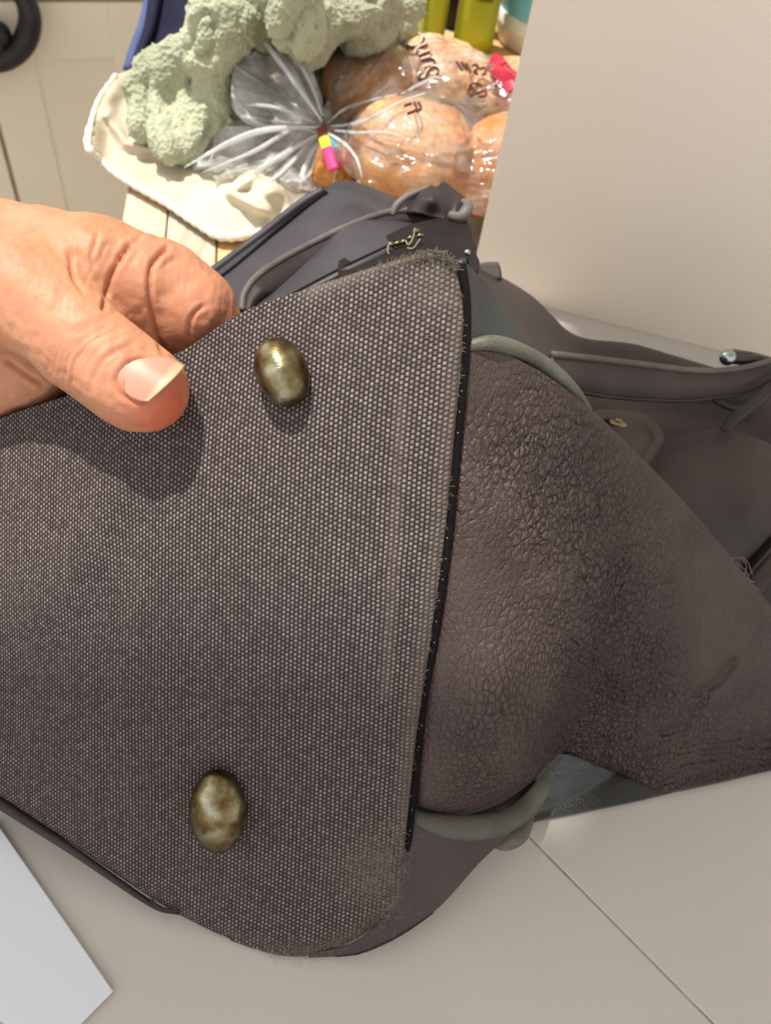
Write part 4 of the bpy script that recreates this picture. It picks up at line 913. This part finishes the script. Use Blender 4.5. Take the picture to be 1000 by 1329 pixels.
for i, mt in enumerate(m_tie):
    a_, b_2 = ((0, 1), (1, 2), (1, 2), (2, 4))[i]; off = np.array([.004, 0, 0]) * (1 if i == 2 else 0)
    tube('tie_ribbon', [pts[a_] + off, (pts[a_] + pts[b_2]) / 2 + off, pts[b_2] + off], .0038, mt, fb_, n=10, seg=10, flat=.25, up=CAMPOS - pts[0])
tube('film_ridge', [W(x, y, .548) for x, y in ((462, 196), (472, 200), (480, 212), (480, 224), (468, 232))], .0016, m_film, fb_, n=24, seg=8)
# printed lettering, lying on the film
def on_film(x, y, o=-.0012): 
    x, y = np.asarray(x, float), np.asarray(y, float); return W(x, y, fdp(x, y) + crk(x, y, 0) + o)
fwd = (CAMPOS - W(550, 90, .6)); fwd /= np.linalg.norm(fwd)
def stroke(pts, w, mat, o, name='printed_letter', par=None):
    c = curve(pts, max(20, len(pts) * 8)); P = on_film(c[:, 0], c[:, 1], o); V, F = sweep(P, np.full(len(P), w), 8, .12, fwd); return mesh(name, V, F, mat, fb_)
def script(pts): return [(569.5 - .41 * a - .91 * b, 93 - .91 * a + .41 * b) for a, b in pts]
letters = [script(q) for q in ([(8, 22), (3, 27), (-1, 21), (6, 12), (8, 5), (3, 0), (-3, 4)], [(11, 16), (11, 3), (15, 0), (20, 5), (22, 16), (21, 2), (25, 0)],
                               [(28, 0), (29, 16), (29, 8), (35, 16), (38, 10), (38, 0), (41, 3)], [(48, 25), (42, 17), (42, 7), (48, 0), (55, 7), (55, 18), (48, 25)])]
for L_ in letters:
    stroke(L_, .0022, m_halo, -.0010); stroke(L_, .0011, m_print, -.0020)
for L_ in ([(592, 80), (600, 92)], [(598, 80), (606, 92)], [(604, 82), (611, 95)], [(612, 86), (617, 84), (620, 89), (615, 93), (620, 97)], [(622, 90), (628, 88), (630, 94), (625, 98)],
           [(608, 112), (616, 108), (626, 112)], [(606, 118), (612, 114), (616, 120), (611, 124), (606, 120)], [(618, 122), (628, 118), (630, 124), (620, 126)],
           [(524, 138), (534, 134)], [(528, 148), (540, 142), (537, 132)], [(540, 146), (546, 140), (542, 132)]):
    stroke(L_, .0009, m_print, -.0020, 'printed_mark')
for L_, w_ in ((([(636, 78), (646, 84), (654, 96)]), .006), (([(648, 98), (660, 106), (668, 112)]), .008), (([(640, 92), (655, 102), (664, 118)]), .005)): stroke(L_, w_, m_red, -.0015, 'red_print')

# ------------------------------------------------------------------ packets and tub at the back
def packet(label, cat, cx, py, wpx, d_, h, th, mat, name='food_packet', tilt=0.0, ink=False):
    base = onz(cx, py, 0.0); hw = wpx / 2 * lens(base)[2] / FPX; o = empty(name, tuple(base), label, cat)
    ax = np.array([[math.cos(.15), math.sin(.15), 0], [-math.sin(.15), math.cos(.15), 0], [0, 0, 1]])
    n_ = 32; rows = []; t = np.linspace(0, 2 * np.pi, n_, endpoint=False)
    for k in np.linspace(0, 1, 24):
        pin = th * (1 - max(0, (k - .55) / .45) ** 1.6 * .93) * min(1, .7 + k * 3)
        rows.append(base + (np.sign(np.cos(t)) * np.abs(np.cos(t)) ** .7 * hw)[:, None] * ax[0] + (np.sin(t) * pin)[:, None] * ax[1] + (k * h) * ax[2] + tilt * k * ax[0])
    V = np.array(rows).reshape(-1, 3); V[n_:] += (noise(V, 45, 3)[:, None] * .0025 * ax[1])[n_:]
    F = [tuple(f[::-1]) for f in grid_faces(24, n_, True).tolist()] + [tuple(range(n_ - 1, -1, -1)), tuple(range(23 * n_, 24 * n_))]
    mesh('packet_body', V, F, mat, o)
    V, F = frame_box(base + ax[2] * h + ax[0] * tilt, ax, (-hw, -.0012, -.004), (hw, .0012, .016)); mesh('sealed_edge', V, F, mat, o, smooth=False)
    if ink:
        for j, (z, w2) in enumerate(((.055, .6), (.072, .8), (.078, .7), (.098, .5))):
            P = [base + ax[2] * z * .9 + ax[0] * hw * s * w2 - ax[1] * (th * (1.02 - .1 * abs(s))) for s in (-.7, 0, .7)]; tube('printed_line', P, .0016, m_ink, o, n=10, seg=6)
    return o
packet('tall lime green food packet with faint print beside the blue tub', 'packet', 612, 62, 52, .8, .20, .022, m_lime, ink=True)
packet('narrow olive green packet left of the black bottle', 'packet', 560, 52, 30, .82, .18, .018, m_lime)
packet('small pale lime packet half hidden by the green towel', 'packet', 528, 48, 48, .84, .085, .016, m_pale)
def lathe(name, base, prof, mat, parent, n=48):
    a = np.linspace(0, 2 * np.pi, n, endpoint=False); V = np.array([[base[0] + r * math.cos(t), base[1] + r * math.sin(t), base[2] + z] for r, z in prof for t in a])
    k = len(prof); F = [tuple(f[::-1]) for f in grid_faces(k, n, True).tolist()] + [tuple(range(n - 1, -1, -1)), tuple(range((k - 1) * n, k * n))]
    return mesh(name, V, F, mat, parent)
bb = onz(582, 45, 0); bt = empty('bottle', tuple(bb), 'slim black bottle between the two green packets', 'bottle')
lathe('bottle_body', bb + [0, .03, 0], [(.016, 0), (.019, .003), (.019, .13), (.016, .145), (.009, .155), (.009, .165)], m_darkp, bt); lathe('cap', bb + [0, .03, 0], [(.011, .163), (.011, .19), (.009, .192)], m_darkp, bt)
tb = onz(712, 56, 0); tu = empty('storage_tub', tuple(tb), 'sky blue round tub with white base behind the foam board', 'tub')
lathe('tub_body', tb, [(.054, .026), (.057, .03), (.060, .10), (.062, .19), (.060, .192)], m_sky, tu)
lathe('tub_base', tb, [(.050, 0), (.054, .002), (.0575, .018), (.0585, .0195), (.0575, .021), (.059, .030), (.055, .031)], m_white, tu)
lathe('lid', tb, [(.064, .190), (.065, .194), (.065, .205), (.058, .208)], m_white, tu)
